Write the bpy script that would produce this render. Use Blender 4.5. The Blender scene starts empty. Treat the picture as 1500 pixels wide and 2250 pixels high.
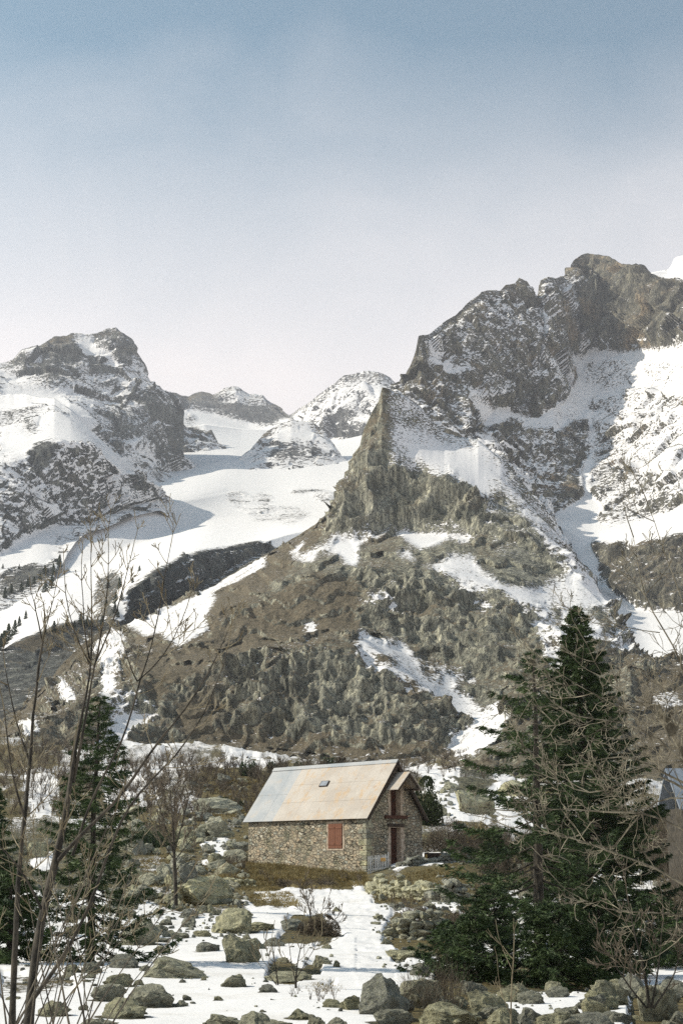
import bpy, math, random
import numpy as np
from mathutils import Vector, Matrix
C = bpy.context.scene.collection
S = bpy.context.scene
R = math.radians
# ------------------------------------------------------------------ camera, sky, sun, exposure
F = 3125.0; PITCH = R(13.75); CP, SP = math.cos(PITCH), math.sin(PITCH)
cam = bpy.data.cameras.new('camera'); cam.sensor_fit = 'VERTICAL'; cam.sensor_height = 36; cam.lens = 50
cam.clip_start = 0.1; cam.clip_end = 20000
co = bpy.data.objects.new('camera', cam); C.objects.link(co); co.rotation_euler = (R(90) + PITCH, 0, 0)
S.camera = co
SUN_AZ = (-0.98, 0.19); SUN_EL = R(37)
w = bpy.data.worlds.new("World"); S.world = w; w.use_nodes = True
nt = w.node_tree; nt.nodes.clear(); N = nt.nodes.new; K = nt.links.new
out = N('ShaderNodeOutputWorld'); bg = N('ShaderNodeBackground'); sky = N('ShaderNodeTexSky')
sky.sky_type = 'NISHITA'; sky.sun_disc = False; sky.sun_elevation = SUN_EL
sky.sun_rotation = math.atan2(SUN_AZ[0], SUN_AZ[1]); sky.air_density = 1.0; sky.dust_density = 1.6; sky.ozone_density = 0.5; sky.altitude = 1700
bg.inputs[1].default_value = 0.085
# thin high veil cloud: whitens the sky, densest low over the valley
tc = N('ShaderNodeTexCoord'); sep = N('ShaderNodeSeparateXYZ'); K(tc.outputs['Generated'], sep.inputs[0])
mp = N('ShaderNodeMapping'); mp.inputs['Scale'].default_value = (2.2, 2.2, 3.4); mp.inputs['Rotation'].default_value = (0.2, 0.5, 0.3); K(tc.outputs['Generated'], mp.inputs[0])
nz = N('ShaderNodeTexNoise'); nz.inputs['Scale'].default_value = 2.3; nz.inputs['Detail'].default_value = 8; nz.inputs['Roughness'].default_value = 0.5; nz.inputs['Distortion'].default_value = 0.5; K(mp.outputs[0], nz.inputs[0])
mr = N('ShaderNodeMapRange'); mr.inputs[1].default_value = 0.33; mr.inputs[2].default_value = 0.545; mr.inputs[3].default_value = 0.95; mr.inputs[4].default_value = 0.0; K(sep.outputs['Z'], mr.inputs[0])
ad = N('ShaderNodeMath'); ad.operation = 'MULTIPLY_ADD'; ad.inputs[1].default_value = 0.55; ad.inputs[2].default_value = -0.34; K(nz.outputs[0], ad.inputs[0])
ad2 = N('ShaderNodeMath'); ad2.operation = 'ADD'; ad2.use_clamp = True; K(ad.outputs[0], ad2.inputs[0]); K(mr.outputs[0], ad2.inputs[1])
mx = N('ShaderNodeMix'); mx.data_type = 'RGBA'; K(ad2.outputs[0], mx.inputs[0]); tn = N('ShaderNodeMix'); tn.data_type = 'RGBA'; tn.blend_type = 'MULTIPLY'; tn.inputs[0].default_value = 1; K(sky.outputs[0], tn.inputs[6]); tn.inputs[7].default_value = (0.52, 1.02, 0.95, 1); K(tn.outputs[2], mx.inputs[6]); mx.inputs[7].default_value = (9.5, 8.75, 8.45, 1)
K(mx.outputs[2], bg.inputs[0]); K(bg.outputs[0], out.inputs[0])
sl = bpy.data.lights.new('sun', 'SUN'); sl.energy = 4.6; sl.angle = R(0.5); sl.color = (1.0, 0.925, 0.79)
so = bpy.data.objects.new('sun', sl); C.objects.link(so)
sd = Vector((SUN_AZ[0] * math.cos(SUN_EL), SUN_AZ[1] * math.cos(SUN_EL), math.sin(SUN_EL))).normalized()
so.rotation_euler = sd.to_track_quat('Z', 'Y').to_euler()
S.view_settings.view_transform = 'Standard'; S.view_settings.look = 'None'; S.view_settings.gamma = 1
S.view_settings.exposure = 0.52
S.cycles.max_bounces = 6; S.cycles.transparent_max_bounces = 8; S.cycles.volume_bounces = 0
S.cycles.use_denoising = False; S.cycles.denoiser = 'OPENIMAGEDENOISE'

# ------------------------------------------------------------------ helpers
def unproj(px, py, D):
    u = (np.asarray(px, float) - 750) / F; v = (1125 - np.asarray(py, float)) / F
    dy = CP - SP * v; dz = SP + CP * v
    return np.stack([u / dy * D, np.ones_like(u) * D, dz / dy * D], -1)
def proj(P):
    fw = P[..., 1] * CP + P[..., 2] * SP; up = -P[..., 1] * SP + P[..., 2] * CP
    fw = np.maximum(fw, 0.3)
    return 750 + F * P[..., 0] / fw, 1125 - F * up / fw
def _h(ix, iy, iz, seed):
    h = (ix.astype(np.int64) * 374761393 + iy.astype(np.int64) * 668265263 + iz.astype(np.int64) * 2147483647 + seed * 974634777) & 0xffffffff
    h = ((h ^ (h >> 13)) * 1274126177) & 0xffffffff
    h = (h ^ (h >> 16)) & 0xffffffff
    h = (h * 2246822519) & 0xffffffff
    return ((h ^ (h >> 15)) & 0xffff).astype(np.float32) / 32767.5 - 1.0
def vnoise(P, seed=0):
    I = np.floor(P).astype(np.int64); f = (P - I).astype(np.float32); f = f * f * f * (f * (f * 6 - 15) + 10)
    x, y, z = I[..., 0], I[..., 1], I[..., 2]; fx, fy, fz = f[..., 0], f[..., 1], f[..., 2]
    def l(a, b, t): return a + (b - a) * t
    c = [[[_h(x + i, y + j, z + k, seed) for k in (0, 1)] for j in (0, 1)] for i in (0, 1)]
    return l(l(l(c[0][0][0], c[1][0][0], fx), l(c[0][1][0], c[1][1][0], fx), fy),
             l(l(c[0][0][1], c[1][0][1], fx), l(c[0][1][1], c[1][1][1], fx), fy), fz)
ROT = np.array([[0.36, 0.48, -0.8], [-0.8, 0.60, 0.0], [0.48, 0.64, 0.60]])
def fbm(P, oct=4, seed=0, gain=0.5, ridged=False):
    s = 0; a = 1.0; t = 0; Q = np.array(P, float)
    for o in range(oct):
        n = vnoise(Q, seed + o * 17)
        if ridged: n = 1 - 2 * np.abs(n)
        s = s + a * n; t += a; a *= gain; Q = Q @ ROT.T * 2.03 + 7.3
    return s / t
def box(A, k):
    for ax in (0, 1):
        kk = min(k, A.shape[ax] // 2 - 1)
        if kk < 1: continue
        pad = [(0, 0)] * A.ndim; pad[ax] = (kk + 1, kk)
        B = np.cumsum(np.pad(A, pad, mode='edge'), axis=ax)
        n = A.shape[ax]; w_ = 2 * kk + 1
        A = (np.take(B, range(w_, w_ + n), ax) - np.take(B, range(0, n), ax)) / w_
    return A
def inpoly(px, py, poly):
    ins = np.zeros(px.shape, bool); n = len(poly)
    for i in range(n):
        x0, y0 = poly[i]; x1, y1 = poly[(i + 1) % n]
        if y0 == y1: continue
        c = ((y0 > py) != (y1 > py)) & (px < (x1 - x0) * (py - y0) / (y1 - y0) + x0)
        ins ^= c
    return ins
def tag(o, label=None, cat=None, group=None, kind=None):
    if label: o['label'] = label
    if cat: o['category'] = cat
    if group: o['group'] = group
    if kind: o['kind'] = kind
    return o
def link(name, me, mat=None, parent=None):
    o = bpy.data.objects.new(name, me); C.objects.link(o)
    if mat is not None and not me.materials: me.materials.append(mat)
    if parent: o.parent = parent
    return o
def empty(name, loc=(0, 0, 0), rz=0):
    o = bpy.data.objects.new(name, None); C.objects.link(o); o.location = loc; o.rotation_euler = (0, 0, rz); o.empty_display_size = .2
    return o
def copy_tree(o, parent=None):
    c = o.copy(); C.objects.link(c); c.parent = parent
    for ch in [x for x in bpy.data.objects if x.parent == o]: copy_tree(ch, c)
    return c
def npmesh(name, V, Q, smooth=False, k=None):
    """V (n,3), Q (m,k) face indices"""
    me = bpy.data.meshes.new(name); V = np.asarray(V, np.float32); Q = np.asarray(Q, np.int32)
    k = Q.shape[1]
    me.vertices.add(len(V)); me.vertices.foreach_set('co', V.ravel())
    me.loops.add(Q.size); me.loops.foreach_set('vertex_index', Q.ravel())
    me.polygons.add(len(Q)); me.polygons.foreach_set('loop_start', np.arange(0, Q.size, k, dtype=np.int32))
    me.polygons.foreach_set('use_smooth', np.full(len(Q), smooth)); me.update(calc_edges=True)
    return me
class MB:
    def __init__(s): s.v = []; s.f = []
    def add(s, vs, fs):
        b = len(s.v); s.v += [tuple(x) for x in vs]; s.f += [tuple(b + i for i in f) for f in fs]; return s
    def box(s, x0, y0, z0, x1, y1, z1, j=0.0, rng=random):
        q = lambda a: a + (rng.uniform(-j, j) if j else 0)
        return s.add([(q(x), q(y), q(z)) for z in (z0, z1) for x, y in ((x0, y0), (x1, y0), (x1, y1), (x0, y1))],
                     [(3, 2, 1, 0), (4, 5, 6, 7), (0, 1, 5, 4), (1, 2, 6, 5), (2, 3, 7, 6), (3, 0, 4, 7)])
    def prism(s, pts, d):
        """pts: planar polygon (3D), d: extrusion vector"""
        n = len(pts); q = [tuple(np.add(p, d)) for p in pts]
        return s.add(list(pts) + q, [tuple(range(n))[::-1], tuple(range(n, 2 * n))] + [(i, (i + 1) % n, n + (i + 1) % n, n + i) for i in range(n)])
    def build(s, name, mat, parent=None, smooth=False, bevel=0):
        me = bpy.data.meshes.new(name); me.from_pydata(s.v, [], s.f); me.update()
        import bmesh
        bm = bmesh.new(); bm.from_mesh(me); bmesh.ops.recalc_face_normals(bm, faces=bm.faces)
        if bevel: bmesh.ops.bevel(bm, geom=list(bm.edges), offset=bevel, segments=1, affect='EDGES', clamp_overlap=True)
        bm.to_mesh(me); bm.free()
        for p in me.polygons: p.use_smooth = smooth
        return link(name, me, mat, parent)
def tubes(paths, sides=4):
    """paths: list of (pts (n,3), radii (n,)) -> V, Q"""
    V = []; Q = []; b = 0
    for P, r in paths:
        P = np.asarray(P, float); r = np.asarray(r, float); n = len(P)
        if n < 2: continue
        T = np.gradient(P, axis=0); T /= np.linalg.norm(T, axis=1, keepdims=True) + 1e-9
        up = np.where(np.abs(T[:, 2:3]) > 0.9, np.array([[1., 0, 0]]), np.array([[0, 0, 1.]]))
        A = np.cross(T, up); A /= np.linalg.norm(A, axis=1, keepdims=True) + 1e-9
        for i in range(1, n):
            if (A[i] * A[i - 1]).sum() < 0: A[i] = -A[i]
        B = np.cross(T, A)
        a = np.arange(sides) / sides * 2 * np.pi
        ring = P[:, None] + r[:, None, None] * (np.cos(a)[None, :, None] * A[:, None] + np.sin(a)[None, :, None] * B[:, None])
        V.append(ring.reshape(-1, 3))
        i = np.arange(n - 1)[:, None] * sides; j = np.arange(sides)[None]; j2 = (j + 1) % sides
        Q.append(np.stack([i + j, i + j2, i + sides + j2, i + sides + j], -1).reshape(-1, 4) + b); b += n * sides
    return np.concatenate(V), np.concatenate(Q)

# ------------------------------------------------------------------ materials
def newmat(name, rough=0.85, spec=0.3):
    m = bpy.data.materials.new(name); m.use_nodes = True; n = m.node_tree; b = n.nodes['Principled BSDF']
    b.inputs['Roughness'].default_value = rough; b.inputs['Specular IOR Level'].default_value = spec
    return m, n, b
def L(n, a, b): n.links.new(a, b)
def noise(n, co, scale, detail=6, rough=0.6, mapping=None, dist=0):
    if mapping:
        m = n.nodes.new('ShaderNodeMapping'); m.inputs['Scale'].default_value = mapping[:3]
        if len(mapping) > 3: m.inputs['Rotation'].default_value = mapping[3:]
        L(n, co, m.inputs[0]); co = m.outputs[0]
    t = n.nodes.new('ShaderNodeTexNoise'); t.inputs['Scale'].default_value = scale; t.inputs['Detail'].default_value = detail
    t.inputs['Roughness'].default_value = rough; t.inputs['Distortion'].default_value = dist; L(n, co, t.inputs[0]); return t.outputs[0]
def ramp(n, fac, stops):
    r = n.nodes.new('ShaderNodeValToRGB'); L(n, fac, r.inputs[0]); e = r.color_ramp.elements
    while len(e) < len(stops): e.new(0.5)
    for i, (p, c) in enumerate(stops):
        e[i].position = p; e[i].color = (*c, 1) if len(c) == 3 else c
    return r.outputs[0]
def mixc(n, fac, a, b, mode='MIX'):
    m = n.nodes.new('ShaderNodeMix'); m.data_type = 'RGBA'; m.blend_type = mode
    for s, i in ((fac, 0), (a, 6), (b, 7)):
        if isinstance(s, (int, float)): m.inputs[i].default_value = s
        elif isinstance(s, tuple): m.inputs[i].default_value = (*s, 1)
        else: L(n, s, m.inputs[i])
    return m.outputs[2]
def mth(n, op, a, b=None, c=None, clamp=False):
    m = n.nodes.new('ShaderNodeMath'); m.operation = op; m.use_clamp = clamp
    for s, i in ((a, 0), (b, 1), (c, 2)):
        if s is None: continue
        if isinstance(s, (int, float)): m.inputs[i].default_value = s
        else: L(n, s, m.inputs[i])
    return m.outputs[0]
def sstep(n, v, lo, hi):
    m = n.nodes.new('ShaderNodeMapRange'); m.interpolation_type = 'SMOOTHSTEP'; m.inputs[1].default_value = lo; m.inputs[2].default_value = hi
    L(n, v, m.inputs[0]); return m.outputs[0]
def bump(n, b, h, strength, dist):
    x = n.nodes.new('ShaderNodeBump'); x.inputs['Strength'].default_value = strength; x.inputs['Distance'].default_value = dist
    L(n, h, x.inputs['Height']); L(n, x.outputs[0], b.inputs['Normal'])
def coords(n, kind='Object'):
    return n.nodes.new('ShaderNodeTexCoord').outputs[kind]

def terrain_mat(name, u, rockA, rockB, rockC, grassA=(0.115, 0.098, 0.066), grassB=(0.215, 0.18, 0.125), bumpd=1.0, snowc=(0.80, 0.785, 0.775), k=1.9, dirt=False, vz=0.28):
    """u = size in metres of the finest texture"""
    m, n, b = newmat(name, 0.9, 0.15); co_ = coords(n)
    at = n.nodes.new('ShaderNodeAttribute'); at.attribute_name = 'mask'; sp = n.nodes.new('ShaderNodeSeparateColor'); L(n, at.outputs[0], sp.inputs[0])
    fine = noise(n, co_, 1 / (6 * u), 9, 0.72); mid = noise(n, co_, 1 / (40 * u), 8, 0.65); vert = noise(n, co_, 1 / (7 * u), 7, 0.65, (1, 1, vz))
    rk = mixc(n, sstep(n, mid, 0.35, 0.65), rockA, rockB)
    rk = mixc(n, sstep(n, noise(n, co_, 1 / (90 * u), 6, 0.7), 0.52, 0.68), rk, rockC)
    rk = mixc(n, 1.0, rk, ramp(n, vert, [(0.32, (0.36, 0.38, 0.38)), (0.5, (0.95, 0.95, 0.95)), (0.66, (1.85, 1.8, 1.65))]), 'MULTIPLY')
    cr = mth(n, 'ABSOLUTE', mth(n, 'SUBTRACT', noise(n, co_, 1 / (9 * u), 8, 0.7, (1, 1, 0.4), 0.6), 0.5))
    rk = mixc(n, mth(n, 'MULTIPLY', mth(n, 'SUBTRACT', 1.0, sstep(n, cr, 0.0, 0.045)), 0.85), rk, (0.03, 0.031, 0.028))
    gr = mixc(n, sstep(n, fine, 0.35, 0.65), grassA, grassB)
    gm = sstep(n, mth(n, 'ADD', sp.outputs[1], mth(n, 'MULTIPLY', mth(n, 'SUBTRACT', fine, 0.5), 2.0)), 0.42, 0.58)
    base = mixc(n, gm, rk, gr)
    sn = mth(n, 'ADD', sp.outputs[0], mth(n, 'MULTIPLY', mth(n, 'SUBTRACT', noise(n, co_, 1 / (5 * u), 8, 0.7, (1, 1, 1.6)), 0.5), k))
    sm = sstep(n, sn, 0.46, 0.56)
    if dirt:
        snowc = mixc(n, mth(n, 'MULTIPLY', sstep(n, noise(n, co_, 0.9, 9, 0.75), 0.50, 0.72), 0.55), snowc, (0.50, 0.46, 0.39))
    L(n, mixc(n, sm, base, snowc), b.inputs['Base Color'])
    hh = mth(n, 'ADD', fine, mth(n, 'MULTIPLY', vert, 0.9)); hh = mth(n, 'MULTIPLY', hh, mth(n, 'SUBTRACT', 1.08, sm))
    bump(n, b, hh, 0.9, bumpd)
    return m
M = {}
M['spur'] = terrain_mat('spur rock', 0.22, (0.22, 0.217, 0.172), (0.40, 0.392, 0.315), (0.19, 0.165, 0.12), bumpd=1.3, k=2.4, vz=0.13)
M['massif'] = terrain_mat('massif rock', 0.6, (0.125, 0.12, 0.098), (0.22, 0.208, 0.162), (0.33, 0.255, 0.165), bumpd=4, k=2.5)
M['left'] = terrain_mat('blue grey rock', 0.7, (0.11, 0.115, 0.11), (0.175, 0.18, 0.165), (0.15, 0.14, 0.115), bumpd=4)
M['far'] = terrain_mat('far rock', 1.2, (0.10, 0.105, 0.11), (0.14, 0.14, 0.14), (0.13, 0.12, 0.11), bumpd=5)
M['ground'] = terrain_mat('ground', 0.03, (0.09, 0.088, 0.06), (0.17, 0.165, 0.11), (0.10, 0.08, 0.04), (0.075, 0.062, 0.03), (0.21, 0.17, 0.08), bumpd=0.12, k=1.1, dirt=True)

def rock_mat():
    m, n, b = newmat('lichened granite', 0.9, 0.2); co_ = coords(n)
    oi = n.nodes.new('ShaderNodeObjectInfo')
    v = n.nodes.new('ShaderNodeVectorMath'); v.operation = 'ADD'; L(n, co_, v.inputs[0]); L(n, oi.outputs['Location'], v.inputs[1]); q = v.outputs[0]
    fine = noise(n, q, 9, 8, 0.75); mid = noise(n, q, 2.2, 6, 0.65); spk = noise(n, q, 22, 6, 0.75)
    c = mixc(n, sstep(n, mid, 0.38, 0.62), (0.23, 0.228, 0.19), (0.45, 0.44, 0.36))
    c = mixc(n, sstep(n, fine, 0.54, 0.64), c, (0.37, 0.36, 0.21))
    c = mixc(n, sstep(n, noise(n, q, 3.4, 7, 0.75), 0.57, 0.66), c, (0.05, 0.052, 0.043))
    c = mixc(n, 1.0, c, ramp(n, spk, [(0.32, (0.38, 0.40, 0.38)), (0.5, (1, 1, 1)), (0.68, (1.75, 1.72, 1.5))]), 'MULTIPLY')
    tint = ramp(n, oi.outputs['Random'], [(0, (0.72, 0.74, 0.78)), (0.5, (1, 1, 0.95)), (1, (1.18, 1.15, 0.92))])
    L(n, mixc(n, 1.0, c, tint, 'MULTIPLY'), b.inputs['Base Color'])
    bump(n, b, mth(n, 'ADD', mth(n, 'MULTIPLY', mid, 1.4), fine), 0.9, 0.10)
    return m
M['rock'] = rock_mat()
def simple(name, a, b_, scale, rough=0.85, bd=0.01, mapping=None, lo=0.4, hi=0.6, spec=0.3):
    m, n, b = newmat(name, rough, spec); co_ = coords(n); f = noise(n, co_, scale, 6, 0.65, mapping)
    L(n, mixc(n, sstep(n, f, lo, hi), a, b_), b.inputs['Base Color']); bump(n, b, f, 0.7, bd); return m
M['bark'] = simple('bark', (0.055, 0.046, 0.035), (0.16, 0.14, 0.105), 14, mapping=(1, 1, 0.3), bd=0.02)
M['darkbark'] = simple('dark bark', (0.02, 0.018, 0.014), (0.07, 0.06, 0.045), 14, mapping=(1, 1, 0.3), bd=0.02)
M['twig'] = simple('twig', (0.13, 0.105, 0.062), (0.25, 0.215, 0.14), 6)
M['palebark'] = simple('pale bark', (0.08, 0.07, 0.048), (0.26, 0.235, 0.17), 7, bd=0.01)
M['brush'] = simple('brushwood', (0.085, 0.068, 0.048), (0.20, 0.165, 0.12), 3)
M['grass'] = simple('dry grass', (0.20, 0.155, 0.065), (0.40, 0.32, 0.15), 3)
def needle(name, a, b_):
    m, n, b = newmat(name, 0.7, 0.25); co_ = coords(n); f = noise(n, co_, 2.5, 5, 0.7)
    L(n, mixc(n, sstep(n, f, 0.35, 0.65), a, b_), b.inputs['Base Color']); return m
M['needle'] = needle('spruce needles', (0.022, 0.040, 0.017), (0.065, 0.10, 0.032))
M['needle2'] = needle('olive needles', (0.03, 0.045, 0.016), (0.075, 0.095, 0.035))
M['wood_red'] = simple('red brown painted wood', (0.16, 0.070, 0.042), (0.23, 0.10, 0.06), 9, mapping=(3, 3, 0.4), bd=0.004)
M['wood_door'] = simple('dark red brown planks', (0.055, 0.024, 0.016), (0.10, 0.042, 0.026), 9, mapping=(3, 3, 0.4), bd=0.004)
M['wood_dark'] = simple('dark weathered wood', (0.03, 0.022, 0.016), (0.07, 0.05, 0.035), 8, mapping=(1, 1, 1))
M['wood_grey'] = simple('grey wood', (0.55, 0.56, 0.55), (0.75, 0.75, 0.73), 8, mapping=(1, 1, 0.3))
M['wood_yellow'] = simple('yellow wood', (0.42, 0.26, 0.08), (0.55, 0.36, 0.13), 8)
M['plaster'] = simple('plaster', (0.34, 0.27, 0.20), (0.50, 0.42, 0.33), 6, bd=0.01)
M['sign'] = simple('orange sign', (0.62, 0.36, 0.12), (0.70, 0.44, 0.18), 20)
M['bluesheet'] = simple('blue grey sheet metal', (0.16, 0.19, 0.23), (0.22, 0.25, 0.29), 3, rough=0.6)
M['glass'], _n, _b = newmat('dark glass', 0.15, 0.5); _b.inputs['Base Color'].default_value = (0.02, 0.03, 0.035, 1)
def wall_mat(name='rubble stone wall', sc=4.3):
    m, n, b = newmat(name, 0.9, 0.15); co_ = coords(n)
    warp = n.nodes.new('ShaderNodeVectorMath'); warp.operation = 'MULTIPLY_ADD'
    t = n.nodes.new('ShaderNodeTexNoise'); t.inputs['Scale'].default_value = 3; L(n, co_, t.inputs[0]); L(n, t.outputs[1], warp.inputs[0]); warp.inputs[1].default_value = (0.16,) * 3; L(n, co_, warp.inputs[2])
    mp_ = n.nodes.new('ShaderNodeMapping'); mp_.inputs['Scale'].default_value = (1, 1, 1.75); L(n, warp.outputs[0], mp_.inputs[0])
    vs = []
    for ft in ('F1', 'DISTANCE_TO_EDGE'):
        v = n.nodes.new('ShaderNodeTexVoronoi'); v.feature = ft; v.inputs['Scale'].default_value = sc; L(n, mp_.outputs[0], v.inputs[0]); vs.append(v)
    s_ = n.nodes.new('ShaderNodeSeparateColor'); L(n, vs[0].outputs['Color'], s_.inputs[0])
    c = ramp(n, s_.outputs[0], [(0, (0.18, 0.175, 0.145)), (0.3, (0.35, 0.31, 0.235)), (0.6, (0.46, 0.405, 0.30)), (0.8, (0.46, 0.37, 0.26)), (0.88, (0.31, 0.32, 0.27)), (1, (0.58, 0.54, 0.44))])
    f = noise(n, co_, 14, 6, 0.7)
    c = mixc(n, 1.0, c, ramp(n, f, [(0.3, (0.62, 0.62, 0.6)), (0.7, (1.35, 1.35, 1.35))]), 'MULTIPLY')
    c = mixc(n, sstep(n, noise(n, co_, 1.1, 5, 0.6), 0.5, 0.66), c, mixc(n, 0.5, c, (0.15, 0.16, 0.10)))
    e = sstep(n, mth(n, 'ADD', vs[1].outputs['Distance'], mth(n, 'MULTIPLY', mth(n, 'SUBTRACT', f, 0.5), 0.12)), 0.01, 0.11)
    c = mixc(n, e, mixc(n, sstep(n, noise(n, co_, 1.7, 3, 0.5), 0.4, 0.6), (0.065, 0.055, 0.042), (0.30, 0.25, 0.19)), c)
    L(n, c, b.inputs['Base Color']); bump(n, b, mth(n, 'ADD', e, mth(n, 'MULTIPLY', f, 0.5)), 1.0, 0.05); return m
M['wall'] = wall_mat()
def roof_mat(name, rusty):
    m, n, b = newmat(name, 0.62, 0.35); co_ = coords(n)
    f = noise(n, co_, 1.6, 8, 0.72, (1, 1.0, 0.55)); g = noise(n, co_, 0.7, 5, 0.6); h = noise(n, co_, 11, 5, 0.7)
    base = mixc(n, sstep(n, g, 0.35, 0.65), (0.37, 0.325, 0.275), (0.44, 0.40, 0.35)) if rusty else mixc(n, sstep(n, g, 0.35, 0.65), (0.27, 0.30, 0.325), (0.36, 0.37, 0.375))
    if rusty:
        base = mixc(n, mth(n, 'MULTIPLY', sstep(n, f, 0.50, 0.66), 0.8), base, (0.44, 0.30, 0.16))
        base = mixc(n, mth(n, 'MULTIPLY', sstep(n, noise(n, co_, 0.9, 9, 0.8), 0.60, 0.68), 0.7), base, (0.33, 0.19, 0.09))
    else:
        base = mixc(n, mth(n, 'MULTIPLY', sstep(n, f, 0.52, 0.7), 0.6), base, (0.42, 0.36, 0.29))
    base = mixc(n, 1.0, base, ramp(n, h, [(0.3, (0.86, 0.86, 0.86)), (0.7, (1.1, 1.1, 1.1))]), 'MULTIPLY')
    L(n, base, b.inputs['Base Color']); bump(n, b, h, 0.2, 0.01); return m
M['roof_rust'] = roof_mat('rust streaked sheet metal', True); M['roof_grey'] = roof_mat('grey sheet metal', False)

#@@TERRAIN
# ------------------------------------------------------------------ snow and grass cover of the real slopes
# (polygon, snow, grass) traced along the real edges of snowfields, ledges and turf; later entries lie on top
COV_L = [  # left peak, shoulder, glacier
 ([(0,830),(60,850),(130,870),(165,905),(205,945),(245,985),(290,1022),(340,1064),(372,1094),(300,1062),(250,1020),(222,998),(180,978),(120,975),(66,995),(0,1000)], 0.80, 0),
 ([(0,900),(60,880),(110,885),(120,905),(60,930),(0,940)], 0.60, 0.15), ([(50,925),(90,935),(85,955),(55,948)], 0.45, 0.1), ([(100,890),(150,895),(160,925),(110,915)], 0.6, 0.1),
 ([(0,990),(66,998),(130,975),(222,998),(252,1022),(300,1058),(366,1096),(290,1106),(215,1150),(95,1160),(60,1180),(0,1220)], 0.49, 0),
 ([(0,990),(66,1000),(66,1050),(0,1065)], 0.6, 0),
 ([(66,1000),(85,985),(120,985),(105,1020),(85,1050),(72,1040)], 0.12, 0), ([(285,1040),(308,1050),(306,1080),(288,1075)], 0.1, 0),
 ([(150,1000),(190,985),(215,1000),(205,1020),(170,1020)], 0.3, 0),
 ([(0,1225),(60,1165),(95,1165),(130,1200),(90,1290),(0,1300)], 0.8, 0),
 ([(0,1265),(60,1245),(120,1250),(122,1275),(60,1300),(0,1320)], 0.28, 0.2),
 ([(90,740),(156,735),(172,800),(160,860),(100,850),(60,810)], 0.36, 0), ([(115,735),(150,740),(172,775),(175,810),(120,805),(90,790)], 0.16, 0),
 ([(168,745),(205,737),(210,765),(240,775),(262,795),(255,815),(215,790),(190,800),(172,770)], 0.78, 0),
 ([(214,733),(258,722),(285,755),(305,800),(255,790),(230,765),(208,765)], 0.27, 0),
 ([(190,790),(240,800),(240,830),(200,825)], 0.2, 0), ([(0,795),(60,772),(90,780),(40,830),(0,820)], 0.42, 0),
 ([(0,820),(60,830),(100,840),(165,850),(165,875),(60,860),(0,860)], 0.72, 0),
 ([(175,840),(260,830),(330,850),(345,870),(230,870),(190,910),(165,895)], 0.55, 0),
 ([(190,905),(250,885),(310,895),(330,930),(320,985),(250,985),(215,945)], 0.34, 0),
 ([(310,860),(360,860),(385,960),(390,1030),(340,1030),(320,960)], 0.30, 0), ([(250,985),(320,980),(345,1010),(330,1035),(290,1010)], 0.72, 0),
]
COV_V = [
 ([(360,890),(420,930),(460,945),(488,985),(430,990),(390,1002),(360,960)], 0.40, 0), ([(395,985),(440,1000),(470,1040),(430,1050),(395,1030)], 0.85, 0),
 ([(-300,1400),(0,1440),(33,1413),(67,1397),(123,1377),(183,1360),(273,1367),(273,1300),(300,1280),(340,1253),(383,1233),(417,1213),(457,1207),(520,1199),(560,1190),(640,1220),(560,1300),(300,1420),(0,1700),(-300,1800)], 0.22, 0.12),
 ([(33,1413),(67,1397),(123,1377),(140,1380),(110,1420),(60,1440)], 0.0, 0.75),
 ([(215,1270),(260,1250),(280,1265),(255,1310),(260,1360),(215,1370),(205,1310)], 0.42, 0.5),
 ([(485,1080),(520,1070),(545,1080),(590,1110),(650,1110),(690,1130),(640,1160),(600,1150),(560,1150),(540,1130),(500,1110)], 0.63, 0.1),
 ([(560,1080),(600,1085),(600,1130),(570,1115)], 0.5, 0.1), ([(620,1065),(690,1068),(690,1085),(640,1090)], 0.55, 0.1), ([(690,1070),(740,1080),(730,1110),(680,1100)],0.6,0.1),
]
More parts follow.
